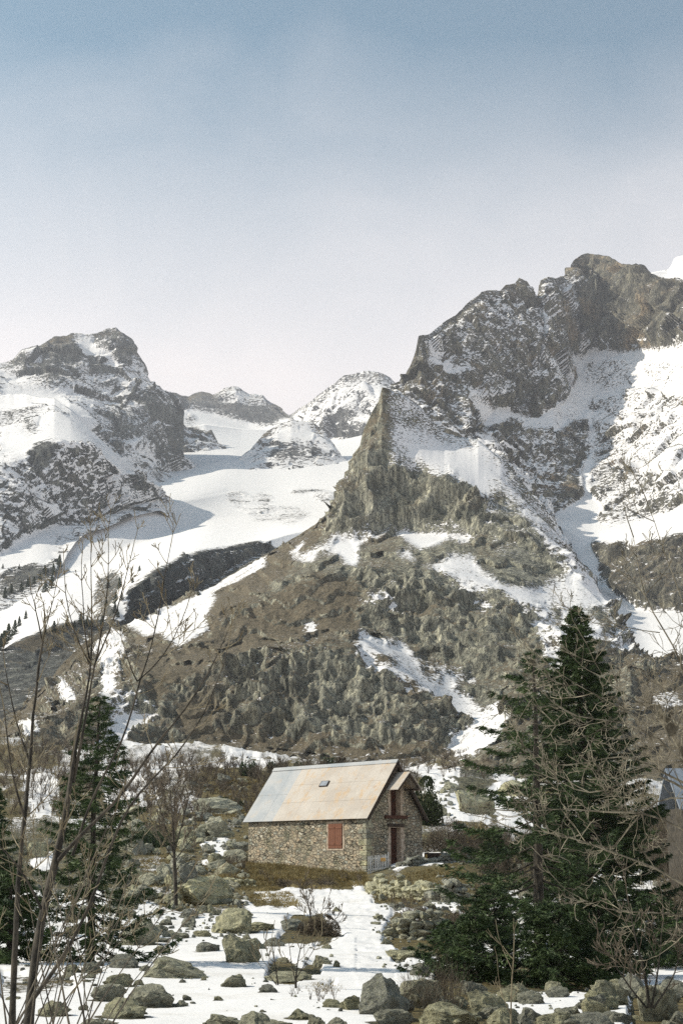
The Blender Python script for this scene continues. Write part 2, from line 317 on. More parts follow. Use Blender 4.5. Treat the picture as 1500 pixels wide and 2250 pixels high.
COV_S = [  # spur
 ([(-300,1300),(1800,1200),(1800,1900),(-300,1900)], 0.04, 0.30),
 ([(470,1470),(560,1440),(700,1430),(790,1480),(900,1530),(1000,1580),(1060,1600),(1000,1660),(930,1700),(700,1660),(500,1640),(440,1560)], 0.04, 0.16),
 ([(790,1250),(900,1240),(1010,1270),(1090,1320),(1180,1350),(1210,1480),(1060,1485),(960,1450),(880,1410),(800,1380)], 0.06, 0.20),
 ([(300,1440),(430,1420),(560,1330),(700,1260),(780,1270),(780,1390),(660,1400),(560,1430),(450,1470),(330,1560)], 0.04, 0.72),
 ([(273,1373),(360,1355),(460,1300),(560,1236),(660,1176),(735,1112),(760,1130),(700,1190),(620,1260),(540,1330),(430,1410),(330,1460),(300,1420)], 0.12, 0.85),
 ([(400,1330),(460,1295),(560,1235),(600,1215),(560,1260),(500,1290),(430,1330),(400,1345)], 0.66, 0.8),
 ([(280,1370),(360,1345),(440,1310),(480,1310),(455,1345),(455,1385),(420,1400),(390,1430),(350,1390),(320,1400)], 0.74, 0.6),
 ([(635,1215),(675,1185),(668,1200),(645,1225)], 0.85, 0.8), ([(560,1240),(590,1225),(580,1250),(560,1255)], 0.7, 0.8),
 ([(838,850),(830,880),(797,945),(770,1000),(750,1080),(700,1150),(800,1190),(900,1160),(1050,1185),(1070,1120),(1040,1060),(900,1035),(860,950)], 0.08, 0.14),
 ([(842,856),(870,858),(905,875),(930,900),(955,940),(1010,960),(1060,965),(1105,1010),(1150,1060),(1190,1110),(1215,1150),(1240,1205),(1180,1170),(1130,1100),(1080,1060),(1040,1055),(1000,1035),(930,1030),(865,1015),(855,985),(880,960),(865,920),(850,890)], 0.58, 0.05),
 ([(930,960),(1000,965),(1060,975),(1100,1010),(1120,1050),(1085,1060),(1050,1095),(1010,1055),(940,1040)], 0.80, 0), ([(865,920),(895,935),(935,930),(920,975),(880,975),(860,950)], 0.38, 0), ([(965,1010),(1000,1005),(1000,1030),(960,1030)], 0.45, 0),
 ([(850,1005),(880,985),(930,985),(920,1005),(860,1020)], 0.85, 0),
 ([(1100,1060),(1150,1060),(1215,1150),(1290,1245),(1310,1300),(1260,1290),(1170,1180),(1110,1140)], 0.48, 0.05),
 ([(1060,1100),(1110,1110),(1130,1160),(1110,1190),(1070,1170)], 0.5, 0.1),
 ([(1080,1120),(1130,1110),(1170,1180),(1200,1230),(1190,1265),(1110,1260),(1080,1200)], 0.2, 0.05),
 ([(640,1230),(700,1200),(790,1175),(840,1160),(870,1150),(820,1190),(790,1200),(790,1230),(760,1245),(740,1220),(700,1220),(690,1240)], 0.62, 0.5), ([(735,1185),(790,1180),(770,1200),(790,1225),(775,1245),(755,1220),(735,1205)], 0.9, 0.3),
 ([(800,1180),(868,1152),(905,1160),(990,1160),(1048,1180),(1020,1195),(985,1185),(945,1205),(920,1212),(880,1175),(850,1168),(820,1185)], 0.84, 0.3),
 ([(865,1215),(900,1205),(920,1240),(985,1235),(1010,1255),(1000,1275),(960,1250),(900,1235)], 0.7, 0.4),
 ([(985,1215),(1040,1220),(1060,1255),(1100,1280),(1150,1285),(1230,1270),(1290,1290),(1320,1300),(1350,1335),(1320,1345),(1250,1340),(1180,1330),(1130,1325),(1110,1310),(1060,1290),(1010,1270),(980,1240)], 0.74, 0.2),
 ([(1110,1310),(1200,1330),(1240,1380),(1250,1430),(1270,1480),(1200,1480),(1190,1420),(1160,1360)], 0.5, 0.2),
 ([(1000,1270),(1060,1290),(1090,1340),(1070,1350),(1020,1320)], 0.5, 0.4),
 ([(1330,1350),(1375,1375),(1392,1410),(1380,1440),(1340,1430),(1330,1400)], 0.3, 0.1), ([(1225,1330),(1300,1345),(1330,1400),(1250,1420)], 0.55, 0.1),
 ([(790,1385),(800,1400),(830,1412),(880,1415),(905,1440),(930,1455),(970,1470),(1005,1480),(1050,1485),(1050,1495),(1015,1495),(990,1505),(1030,1530),(1060,1560),(1060,1600),(1010,1580),(990,1560),(960,1545),(930,1525),(895,1510),(850,1480),(810,1480),(785,1455),(775,1425),(785,1410)], 0.70, 0.5),
 ([(825,1440),(870,1445),(865,1460),(830,1455)], 0.2, 0.8), ([(915,1460),(960,1480),(975,1500),(930,1490)], 0.2, 0.8), ([(860,1490),(905,1495),(930,1530),(890,1530)],0.35,0.7),
 ([(780,1320),(835,1318),(870,1330),(885,1360),(870,1355),(850,1335),(820,1335)], 0.65, 0.3),
 ([(660,1368),(695,1372),(690,1385),(665,1380)], 0.8, 0.3),
 ([(990,1610),(1030,1600),(1060,1560),(1100,1550),(1120,1580),(1080,1640),(1040,1660),(960,1670)], 0.72, 0.5),
 ([(1400,1490),(1430,1480),(1470,1470),(1500,1455),(1800,1430),(1800,1700),(1400,1700)], 0.15, 0.9), ([(1430,1530),(1480,1520),(1500,1550),(1440,1570)], 0.5, 0.6),
 ([(160,1410),(213,1393),(240,1400),(180,1440),(110,1500),(67,1540),(0,1610),(0,1650),(60,1600)], 0.03, 1.0),
 ([(205,1405),(270,1395),(275,1450),(250,1530),(300,1540),(345,1570),(350,1580),(280,1580),(225,1560),(230,1480),(215,1440)], 0.52, 0.1),
 ([(133,1505),(150,1520),(168,1550),(160,1550),(140,1530)], 0.9, 0.2), ([(35,1590),(75,1582),(85,1630),(65,1625),(55,1600)], 0.9, 0.2),
 ([(250,1572),(350,1570),(355,1580),(300,1600),(262,1650),(215,1640),(230,1610)], 0.8, 0.4),
 ([(380,1560),(450,1555),(470,1600),(440,1640),(400,1600)], 0.02, 1.0), ([(470,1610),(1000,1650),(1000,1700),(470,1700)], 0.1, 0.75),
]
COV_R = [  # right massif
 ([(884,840),(922,738),(950,735),(1060,640),(1145,612),(1185,640),(1242,600),(1290,555),(1500,600),(1800,620),(1800,745),(1500,748),(1400,762),(1264,770),(1262,838),(1215,900),(1150,912),(1060,878),(1015,845),(1062,965),(1000,960),(930,900)], 0.33, 0),
 ([(1250,600),(1290,557),(1440,590),(1500,640),(1500,745),(1400,762),(1264,770),(1250,700)], 0.04, 0.0),
 ([(930,745),(950,750),(985,800),(1010,840),(975,825),(945,790)], 0.68, 0), ([(884,840),(922,738),(960,820),(1030,880),(1062,965),(1000,960),(930,900)], 0.26, 0), ([(885,840),(922,740),(935,770),(930,850),(900,850)], 0.12, 0),
 ([(1020,875),(1060,880),(1105,888),(1160,915),(1200,908),(1225,895),(1260,840),(1245,770),(1400,762),(1500,748),(1800,740),(1800,960),(1500,960),(1290,940),(1290,1000),(1230,960),(1120,930),(1070,940)], 0.78, 0.05),
 ([(1290,790),(1390,790),(1400,830),(1330,860),(1290,830)], 0.66, 0.05), ([(1370,860),(1440,860),(1440,910),(1380,905)], 0.5, 0.2), ([(1400,780),(1500,790),(1500,830),(1440,850)], 0.72, 0.1),
 ([(1290,880),(1500,860),(1800,850),(1800,1140),(1290,1140),(1285,990)], 0.58, 0.2),
 ([(1290,1040),(1340,1020),(1420,1060),(1500,1060),(1500,1120),(1400,1140),(1340,1155),(1300,1140)], 0.42, 0.1),
 ([(1070,940),(1120,935),(1150,960),(1220,950),(1290,920),(1298,980),(1275,1040),(1285,1090),(1260,1130),(1220,1130),(1190,1110),(1120,1010)], 0.33, 0.05), ([(1080,940),(1120,930),(1135,965),(1105,985)], 0.1, 0.1),
 ([(1190,900),(1240,870),(1290,900),(1280,925),(1220,950),(1190,930)], 0.8, 0), ([(1230,1050),(1280,1060),(1275,1120),(1235,1110)], 0.15, 0.2),
 ([(1282,920),(1296,930),(1300,1010),(1285,1070),(1292,1105),(1278,1100),(1276,1040),(1290,990)], 0.95, 0),
 ([(1215,1135),(1290,1085),(1330,1120),(1300,1140),(1340,1155),(1420,1145),(1500,1115),(1800,1100),(1800,1180),(1500,1185),(1400,1200),(1320,1200),(1310,1290),(1270,1240)], 0.97, 0),
 ([(1300,1195),(1380,1195),(1500,1182),(1800,1170),(1800,1350),(1500,1345),(1400,1340),(1330,1285)], 0.12, 0.25),
 ([(1310,1290),(1400,1342),(1500,1345),(1800,1345),(1800,1600),(1300,1500)], 0.97, 0),
]
COV_F = [([(350,850),(640,850),(640,920),(560,940),(460,905),(400,900),(350,900)], 0.26, 0), ([(460,866),(500,852),(540,862),(600,885),(560,880),(500,880)], 0.6, 0),
 ([(360,895),(470,905),(560,935),(640,945),(640,1000),(350,1000)], 0.95, 0), ([(368,935),(420,945),(460,950),(485,980),(430,985),(390,1000)], 0.38, 0), ([(395,905),(440,915),(430,940),(400,930)],0.4,0),
 ([(650,915),(720,856),(800,815),(835,816),(890,860),(890,1000),(650,1000)], 0.60, 0), ([(700,915),(760,910),(810,920),(800,960),(740,965),(700,935)], 0.40, 0), ([(760,830),(830,818),(870,845),(830,850),(790,850)], 0.5, 0)]
COV_K = [([(500,900),(800,900),(800,1030),(500,1030)], 0.56, 0), ([(555,975),(580,950),(600,950),(600,975),(560,985)], 0.4, 0), ([(590,990),(700,985),(740,1000),(700,1010),(620,1008)], 0.4, 0), ([(600,945),(680,930),(690,960),(620,970)], 0.8, 0)]
GROUND_COV = [
 ([(-600,1500),(2100,1500),(2100,1800),(-600,1800)], 0.22, 0.6),
 ([(-600,1800),(2100,1800),(2100,1960),(-600,1960)], 0.30, 0.45),
 ([(-600,1960),(2100,1960),(2100,9000),(-600,9000)], 0.88, 0.3),
 ([(480,1640),(570,1640),(570,1700),(520,1700),(490,1680)], 0.58, 0.5), ([(640,1645),(695,1640),(700,1665),(640,1680),(600,1690),(580,1680)], 0.7, 0.5), ([(770,1640),(880,1650),(880,1680),(780,1680)], 0.6, 0.3),
 ([(220,1640),(430,1640),(430,1700),(330,1760),(240,1780)], 0.55, 0.6), ([(60,1720),(120,1700),(110,1790),(65,1800)], 0.92, 0.5),
 ([(250,1650),(430,1650),(560,1700),(560,1760),(430,1770),(330,1740)], 0.35, 0.5),
 ([(880,1690),(930,1685),(1010,1705),(1000,1760),(1010,1790),(960,1800),(930,1790),(960,1740)], 0.8, 0.3),
 ([(1000,1700),(1080,1680),(1080,1790),(1010,1790)], 0.12, 0.1), ([(1070,1740),(1170,1760),(1180,1830),(1130,1830),(1080,1790)], 0.85, 0.3), ([(960,1780),(1080,1775),(1080,1800),(960,1805)], 0.9, 0.2), ([(1080,1640),(1200,1640),(1150,1710),(1090,1720)], 0.6, 0.3),
 ([(450,1812),(475,1815),(500,1840),(525,1850),(512,1885),(490,1915),(450,1925),(432,1912),(455,1880),(445,1850)], 0.97, 0.5), ([(525,1760),(550,1740),(560,1760),(545,1790),(530,1780)], 0.95, 0.4), ([(230,1800),(260,1798),(258,1825),(228,1820)], 0.9, 0.4), ([(290,1885),(340,1890),(330,1905),(285,1900)],0.8,0.4),
 ([(400,1790),(460,1780),(450,1800),(410,1805)], 0.7, 0.4), ([(280,1780),(440,1790),(450,1870),(300,1880)], 0.08, 0.9), ([(430,1700),(600,1730),(550,1800),(460,1800)], 0.12, 0.8), ([(520,1800),(560,1830),(560,1890),(500,1880)], 0.05, 0.9),
 ([(70,1880),(110,1870),(125,1900),(75,1905)], 0.85, 0.4), ([(130,1640),(215,1600),(230,1650),(150,1720)],0.35,0.5),
 ([(480,1885),(560,1895),(700,1900),(810,1918),(815,1945),(760,1950),(700,1955),(630,1950),(575,1962),(520,1985),(470,1950)], 0.0, 1.0), ([(300,1955),(360,1955),(370,1975),(320,1985)], 0.9, 0.3), ([(230,1870),(520,1905),(480,1960),(560,1990),(380,2010),(290,1960)], 0.35, 0.7),
 ([(770,1930),(800,1925),(805,1942),(785,1945)], 0.95, 0.3), ([(860,1895),(905,1885),(950,1880),(970,1890),(965,1910),(900,1920),(865,1915)], 0.85, 0.3),
 ([(800,1945),(960,1900),(1080,1900),(1100,1990),(960,2000),(830,1985),(800,1975)], 0.1, 0.7), ([(930,1985),(1010,1980),(1010,2000),(940,2000)], 0.95, 0.3),
 ([(840,2000),(1060,2000),(1060,2060),(980,2105),(860,2110)], 0.15, 0.8), ([(1290,1910),(1430,1905),(1440,1960),(1300,1960)], 0.95, 0.3), ([(1050,1850),(1300,1860),(1290,1960),(1100,1960)], 0.1, 0.8), ([(1300,1800),(1800,1780),(1800,1900),(1440,1905),(1300,1900)], 0.1, 0.95), ([(1440,1900),(1800,1900),(1800,2080),(1450,2080)], 0.3, 0.8),
 ([(545,1965),(600,1958),(640,1975),(660,1995),(600,2000),(560,1990)], 0.1, 0.9), ([(600,2065),(640,2030),(660,2010),(745,2015),(750,2060),(700,2075),(620,2070)], 0.05, 0.6),
 ([(585,2125),(620,2105),(690,2130),(700,2145),(640,2160),(590,2155)], 0.05, 0.5), ([(700,2165),(740,2165),(735,2175),(705,2175)], 0.3, 0.9),
 ([(890,2170),(1090,2190),(1100,2300),(900,2300),(860,2240)], 0.35, 0.8), ([(1380,2190),(1500,2180),(1800,2180),(1800,2300),(1380,2300)], 0.25, 0.6), ([(950,2120),(1330,2130),(1380,2190),(1100,2190),(960,2190)], 0.2, 0.6), ([(0,2150),(160,2150),(180,2190),(0,2200)],0.5,0.6),
 ([(630,1942),(720,1945),(800,1943),(835,1960),(815,1985),(880,1992),(1000,1985),(1000,2000),(860,2010),(850,2060),(880,2120),(790,2160),(760,2080),(700,2010),(650,1998),(560,1965)], 0.97, 0.2),
]
def cover(px, py, polys, s0, g0, jit, P, sc):
    """px,py of the surface point seen from the road; edges roughened in world space"""
    jx = fbm(P / sc, 6, 91, 0.6) * jit; jy = fbm(P / sc + 50, 6, 92, 0.6) * jit
    s = np.full(px.shape, s0, np.float32); g = np.full(px.shape, g0, np.float32)
    X = px + jx; Y = py + jy
    for poly, a, b in polys:
        m = inpoly(X, Y, poly); s[m] = a; g[m] = b
    return s, g
def grid_mesh(name, P, mask, mat, label, cat):
    r, c = P.shape[:2]; i = np.arange(r - 1)[:, None] * c + np.arange(c - 1)[None]
    Q = np.stack([i, i + 1, i + c + 1, i + c], -1).reshape(-1, 4)
    me = npmesh(name, P.reshape(-1, 3), Q, True)
    a = me.color_attributes.new('mask', 'FLOAT_COLOR', 'POINT')
    a.data.foreach_set('color', np.concatenate([mask.reshape(-1, 3), np.ones((r * c, 1))], 1).astype(np.float32).ravel())
    o = link(name, me, mat); tag(o, label, cat, kind='structure'); return o
def lfbm(P, oct, seed, gain, ridged, res, wl):
    s = 0; a = 1.0; t = 0; Q = np.array(P, float)
    for o in range(oct):
        n = vnoise(Q, seed + o * 17)
        if ridged: n = 1 - 2 * np.abs(n)
        s = s + a * n * np.clip(wl / (2.5 * res) - 1, 0, 1); t += a; a *= gain; wl /= 2.03; Q = Q @ ROT.T * 2.03 + 7.3
    return s / t
def facets(P, seed):
    """tilted planes of broken rock, one per cell"""
    B = np.floor(P - 0.5).astype(np.int64); best = np.full(P.shape[:-1], 1e9, np.float32); val = np.zeros(P.shape[:-1], np.float32)
    for i in (0, 1):
        for j in (0, 1):
            for k in (0, 1):
                x, y, z = B[..., 0] + i, B[..., 1] + j, B[..., 2] + k
                hx, hy, hz = _h(x, y, z, seed), _h(x, y, z, seed + 1), _h(x, y, z, seed + 2)
                dx = P[..., 0] - x - 0.5 - 0.33 * hx; dy = P[..., 1] - y - 0.5 - 0.33 * hy; dz = P[..., 2] - z - 0.5 - 0.33 * hz
                d = dx * dx + dy * dy + dz * dz; v = dx * hy * 1.3 + dy * hz * 1.3 + dz * (0.5 + hx) + 0.45 * hz; m = d < best
                val = np.where(m, v, val); best = np.where(m, d, best)
    return val
def normals(P):
    a = np.gradient(P, axis=0); b = np.gradient(P, axis=1); n = np.cross(b, a)
    n /= np.linalg.norm(n, axis=-1, keepdims=True) + 1e-9
    return n * np.where(((n * P).sum(-1, keepdims=True) > 0), -1, 1)
def mountain(name, curves, px0, px1, step, rstep, amp, size, seed, polys, s0, g0, mat, label, cat, crestj=4, jit=8, vstretch=0.45, slopek=0.9, snowk=0.9, terr=0.0, ribs=0.22, fck=0.55, hk=0.6, dref=1):
    px = np.arange(px0, px1, step, dtype=float)
    PY = []; DD = []
    for c in curves:
        a = np.array(c, float); PY.append(np.interp(px, a[:, 0], a[:, 1])); DD.append(np.interp(px, a[:, 0], a[:, 2]))
    PY = np.array(PY); DD = np.array(DD)
    q = np.stack([px / 28, px * 0, px * 0 + seed], -1)
    ns = max(2, int(26 / step)); kern = np.ones(2 * ns + 1) / (2 * ns + 1)
    sm = lambda a: np.convolve(np.pad(a, ns, mode='edge'), kern, 'valid')
    for k in range(len(curves)):
        DD[k] = sm(sm(DD[k]))
        if k < len(curves) - 1: PY[k] = sm(PY[k])
    jit_ = fbm(q, 5, seed, 0.6) * crestj
    DD = box(DD[:, :, None], 6)[:, :, 0] if False else DD
    for k in range(len(curves)): DD[k] *= 1 + 0.008 * fbm(np.stack([px / 110, px * 0 + k, px * 0], -1), 2, seed + 3)
    for k in range(1, len(PY)):
        PY[k] = np.minimum(PY[k], PY[k - 1] - 1.5); DD[k] = np.maximum(DD[k], DD[k - 1] * 1.004)
    rows_py = []; rows_d = []
    for k in range(len(PY) - 1):
        n = max(3, int(np.percentile(PY[k] - PY[k + 1], 75) / rstep))
        for i in range(n):
            t = i / n; rows_py.append(PY[k] * (1 - t) + PY[k + 1] * t); rows_d.append(DD[k] * (1 - t) + DD[k + 1] * t)
    rows_py.append(PY[-1]); rows_d.append(DD[-1])
    PYg = np.array(rows_py); Dg = np.array(rows_d)
    PYg = PYg + np.exp(-np.arange(len(PYg))[::-1] / 5.0)[:, None] * jit_
    for k in range(len(PYg) - 2, -1, -1): PYg[k] = np.maximum(PYg[k], PYg[k + 1] + .2)
    Dg = np.maximum(box(Dg[:, :, None], 4)[:, :, 0] * 0.75 + Dg * 0.25, 1)
    # broken bands: near vertical risers with ledges between them
    G = -np.gradient(Dg, axis=0) / np.minimum(np.gradient(PYg, axis=0), -0.3) * -1
    cxs = np.stack([np.broadcast_to(px, PYg.shape) / 130, PYg / 160, 0 * PYg + seed], -1)
    s_pre = np.full(PYg.shape, s0, float)
    for poly, a_, b_ in polys: s_pre[inpoly(np.broadcast_to(px, PYg.shape), PYg, poly)] = a_
    s_pre = 1 - np.clip(box(s_pre[:, :, None], 5)[:, :, 0] * 1.5 - .1, 0, 1)
    for band, kk in ((46.0, terr), (15.0, terr * .6)):
        ph = PYg / band + fbm(cxs * (46 / band), 4, seed + 90, .6) * 1.9; saw = ph - np.floor(ph); saw = np.where(saw < .66, saw / .66, (1 - saw) / .34) - .5
        Dg = Dg + saw * kk * s_pre * np.clip(-G, 0, 12) * band * -1
    P = unproj(np.broadcast_to(px, PYg.shape), PYg, Dg[..., ]) if False else None
    u = (np.broadcast_to(px, PYg.shape) - 750) / F; v = (1125 - PYg) / F; dy = CP - SP * v; dz = SP + CP * v
    P = np.stack([u / dy * Dg, Dg, dz / dy * Dg], -1)
    # back of the mountain: falls away behind the crest
    cr = P[-1]; hd = cr.copy(); hd[:, 2] = 0; hd /= np.linalg.norm(hd, axis=1, keepdims=True)
    back = [cr + hd * d - np.array([0, 0, 1]) * d * 0.9 * (1 - 0.3 * np.exp(-d / 30)) for d in np.linspace(0.004, 0.22, 14) * cr[:, 1].mean()]
    P = np.concatenate([P, np.array(back)], 0); nf = len(PYg)
    # make mesh run slightly past the lower rim (buried under the ground in front)
    X, Y = proj(P); s, g = cover(X, Y, polys, s0, g0, jit, P, size * 0.7)
    s = box(s[:, :, None], 4)[:, :, 0]; g = box(g[:, :, None], 6)[:, :, 0]
    snowy = np.clip((box(s[:, :, None], 3)[:, :, 0] - 0.52) / 0.25, 0, 1)
    nb = normals(box(P, 9)); gentle = np.clip((nb[..., 2] - 0.62) / 0.25, 0, 1); A = amp * (1 - snowk * snowy) * (1 - 0.55 * gentle) * (1 - 0.82 * np.clip(box(g[:, :, None], 6)[:, :, 0] * 1.9 - .35, 0, 1))
    e_ = np.linalg.norm(np.gradient(P, axis=0), axis=-1); e_ = np.maximum(box(e_[:, :, None], 3)[:, :, 0], np.linalg.norm(np.gradient(P, axis=1), axis=-1))
    res = e_ / size        # mesh spacing in units of the main feature size: detail finer than the mesh is left to the shader
    Q = P / size * np.array([1, 1, vstretch])
    wv = np.stack([fbm(Q * 0.7 + 11, 3, seed + 5), fbm(Q * 0.7 + 31, 3, seed + 6), fbm(Q * 0.7 + 57, 3, seed + 7)], -1)
    W = lambda wl: np.clip(wl / (2.5 * res) - 1, 0, 1)
    h = lfbm(Q + 0.5 * wv, 8, seed + 9, 0.56, True, res, 1.0)
    h2 = lfbm(P / (size * 0.16) * np.array([1, 1, 0.6]) + wv, 6, seed + 21, 0.62, False, res, 0.16)
    st = lfbm(P / (size * 0.5) * np.array([0.4, 0.4, 1.6]) + wv, 4, seed + 40, 0.6, False, res, 0.3)
    rb = lfbm(P / (size * 0.24) * np.array([1, 1, 0.10]) + wv * .6, 4, seed + 44, 0.6, True, res, 0.24)
    rb = rb + 0.5 * lfbm(P / (size * 0.09) * np.array([1, 1, 0.09]) + wv * .4, 3, seed + 46, 0.6, True, res, 0.09)
    fc = facets(P / (size * 0.33) * np.array([1, 1, 0.6]) + wv * 0.5, seed + 80) * W(.33) + 0.5 * facets(P / (size * 0.12) * np.array([1, 1, 0.7]) + wv, seed + 81) * W(.12) + 0.22 * facets(P / (size * 0.045), seed + 82) * W(.045)
    fade = np.ones(len(P)); fade[:6] = np.linspace(0.2, 1, 6); fade = fade[:, None]
    dist = np.concatenate([Dg, np.repeat(Dg[-1:], len(back), 0)], 0)
    k1 = nf - 1; top = np.clip(np.abs(np.arange(len(P)) - k1) / 14, 0, 1)[:, None] * 0.72 + 0.28
    d = (h * hk + h2 * 0.24 + st * 0.10 + rb * ribs * (1 - snowy) + np.clip(fc, -0.9, 0.9) * fck) * A * fade * top * np.clip(dist / dref, 0.2, 1.9)
    P = P + nb * d[..., None]
    nn = normals(P); nz_ = nn[..., 2]; rel = nz_ - box(nz_[:, :, None], 14)[:, :, 0]; rel = rel * np.clip((np.abs(np.arange(len(P)) - nf + 1) - 3) / 12, 0, 1)[:, None]; rel[nf:] = 0.1
    sn = s + slopek * rel * np.clip(1 - np.abs(s - 0.5) * 1.1, 0.3, 1) + fbm(P / (size * 0.4) * np.array([1, 1, 1.5]), 7, seed + 60, 0.65) * 0.26 * np.clip(1.25 - np.abs(s - 0.5) * 2, 0.15, 1)
    gg = g + 0.8 * (nz_ - box(nz_[:, :, None], 20)[:, :, 0]) + fbm(P / (size * 0.4), 4, seed + 71) * 0.18
    fX, fY = proj(P[:nf]); SURF.append((fX[::2, ::2].ravel(), fY[::2, ::2].ravel(), P[:nf][::2, ::2].reshape(-1, 3)))
    return grid_mesh(name, P, np.stack([sn, gg, s], -1), mat, label, cat)
SURF = []
def surf_at(px, py):
    best = None
    for X, Y, Q in SURF:
        d = np.hypot(X - px, Y - py); m = d < 5
        if m.any():
            q = Q[m]; k = int(np.argmin(q[:, 1]))
            if best is None or q[k, 1] < best[1]: best = q[k]
    return best

X0, X1 = -260, 1760
mountain('mountain', [
  [(250,1080,2300),(950,1080,2200)], [(250,985,2600),(640,960,2700),(950,980,2400)],
  [(250,900,3000),(400,905,3050),(560,945,3000),(640,935,2900),(720,930,2500),(950,930,2500)],
  [(250,870,3100),(360,860,3150),(384,861,3150),(414,872,3200),(444,860,3200),(468,866,3200),(492,854,3200),(522,851,3200),(546,866,3200),(576,869,3200),(600,887,3200),(624,905,3200),(636,914,3150),(645,908,2900),(660,896,2750),(720,854,2700),(756,827,2700),(798,815,2700),(834,815,2700),(858,827,2700),(879,848,2700),(900,870,2700),(950,900,2700)]],
  250, 950, 2.6, 2.6, 24, 230, 11, COV_F, 0.5, 0, M['far'], 'pale far jagged peaks and snowy dome closing the head of the valley', 'mountain', crestj=5, dref=2900)
mountain('mountain', [
  [(1300,760,1700),(X1,760,1700)], [(1300,690,2100),(X1,690,2100)],
  [(1300,700,2300),(1380,640,2300),(1430,600,2300),(1440,597,2300),(1470,590,2300),(1480,570,2300),(1500,560,2300),(1560,540,2300),(X1,600,2300)]],
  1300, X1, 4, 4, 16, 200, 13, [], 0.85, 0, M['far'], 'white snow peak just showing behind the right cliffs', 'mountain', dref=2300)
mountain('mountain', [
  [(X0,1180,1450),(150,1130,1400),(300,1090,1500),(392,1062,1700),(440,1080,1740)],
  [(X0,980,1600),(150,900,1600),(250,985,1650),(330,1035,1700),(392,1038,1830),(440,1066,1830)],
  [(X0,900,1700),(0,860,1720),(165,870,1780),(230,870,1800),(345,870,1850),(375,960,1850),(392,1035,1850),(440,1062,1850)],
  [(X0,850,1900),(0,797,1900),(36,791,1900),(60,770,1900),(90,758,1900),(120,740,1920),(156,733,1950),(192,735,1960),(210,733,1960),(234,721,1980),(258,721,1980),(276,737,1980),(288,758,1970),(300,779,1960),(312,800,1950),(327,833,1940),(342,854,1930),(360,859,1920),(370,900,1900),(380,960,1880),(391,1031,1880),(440,1058,1870)]],
  X0, 440, 2.3, 2.3, 24, 210, 17, COV_L, 0.5, 0, M['left'], 'tall dark rock peak dusted with snow at the left', 'mountain', crestj=5, vstretch=0.6, terr=0.1, dref=1850)
mountain('mountain', [
  [(480,1090,1700),(800,1090,1700)], [(480,1062,1780),(545,1030,1800),(620,1030,1800),(745,1032,1800),(800,1060,1780)],
  [(480,1058,1860),(520,1030,1870),(545,1010,1880),(560,990,1890),(600,985,1890),(700,990,1890),(748,1010,1880),(770,1030,1870),(800,1056,1860)],
  [(480,1054,1890),(520,1024,1900),(545,1002,1920),(560,974,1940),(580,952,1960),(600,940,1970),(612,930,1975),(640,921,1980),(665,926,1980),(690,931,1980),(715,948,1960),(735,975,1940),(750,1004,1920),(775,1030,1900),(800,1052,1890)]],
  480, 800, 2.3, 2.3, 14, 90, 19, COV_K, 0.5, 0, M['far'], 'rounded snow covered rock knoll rising from the glacier', 'knoll', crestj=4, dref=1900)
mountain('mountain', [  # added rib, set high so its shadow falls across the snow bowl
  [(300,1010,2050),(520,1010,2050)], [(300,930,2120),(375,930,2120),(400,960,2120),(450,975,2120),(490,1000,2110),(520,1010,2100)],
  [(300,868,2200),(345,868,2200),(372,884,2200),(392,918,2190),(410,938,2180),(432,942,2170),(452,952,2160),(464,944,2160),(474,962,2150),(486,986,2140),(520,1005,2130)]],
  300, 520, 2.4, 2.4, 20, 110, 53, [], 0.42, 0, M['left'], 'broken rock rib added to shade the snow bowl at the foot of the left peak', 'rock rib', crestj=5, dref=2100)
mountain('glacier', [
  [(X0,1720,340),(0,1620,370),(270,1440,430),(560,1290,560),(900,1230,650)],
  [(X0,1540,420),(33,1460,480),(147,1430,520),(273,1380,560),(383,1335,620),(467,1280,680),(550,1230,740),(640,1195,800),(900,1170,860)],
  [(X0,1400,460),(0,1440,500),(33,1413,510),(67,1397,520),(147,1367,540),(227,1363,570),(273,1300,575),(340,1253,606),(417,1213,668),(457,1207,690),(500,1203,724),(560,1195,762),(640,1170,826),(900,1130,890)],
  [(X0,1290,800),(0,1340,780),(120,1270,900),(300,1195,1050),(450,1145,1180),(560,1130,1250),(700,1125,1280),(900,1110,1280)],
  [(X0,1250,1050),(150,1160,1070),(300,1112,1170),(440,1092,1330),(500,1080,1500),(600,1078,1540),(720,1075,1500),(900,1065,1480)],
  [(X0,1200,1500),(200,1080,1600),(400,1038,1800),(500,1010,1900),(600,1012,1900),(740,1015,1850),(900,1005,1850)],
  [(X0,1010,2250),(300,962,2330),(380,946,2380),(450,932,2450),(530,942,2600),(630,947,2650),(700,975,2350),(770,962,2350),(900,935,2350)]],
  X0, 900, 2.4, 2.4, 11, 110, 23, COV_V, 1.0, 0, M['left'], 'smooth snow covered glacier valley with dark gully cliffs below', 'glacier', crestj=1, snowk=0.95, dref=1300)
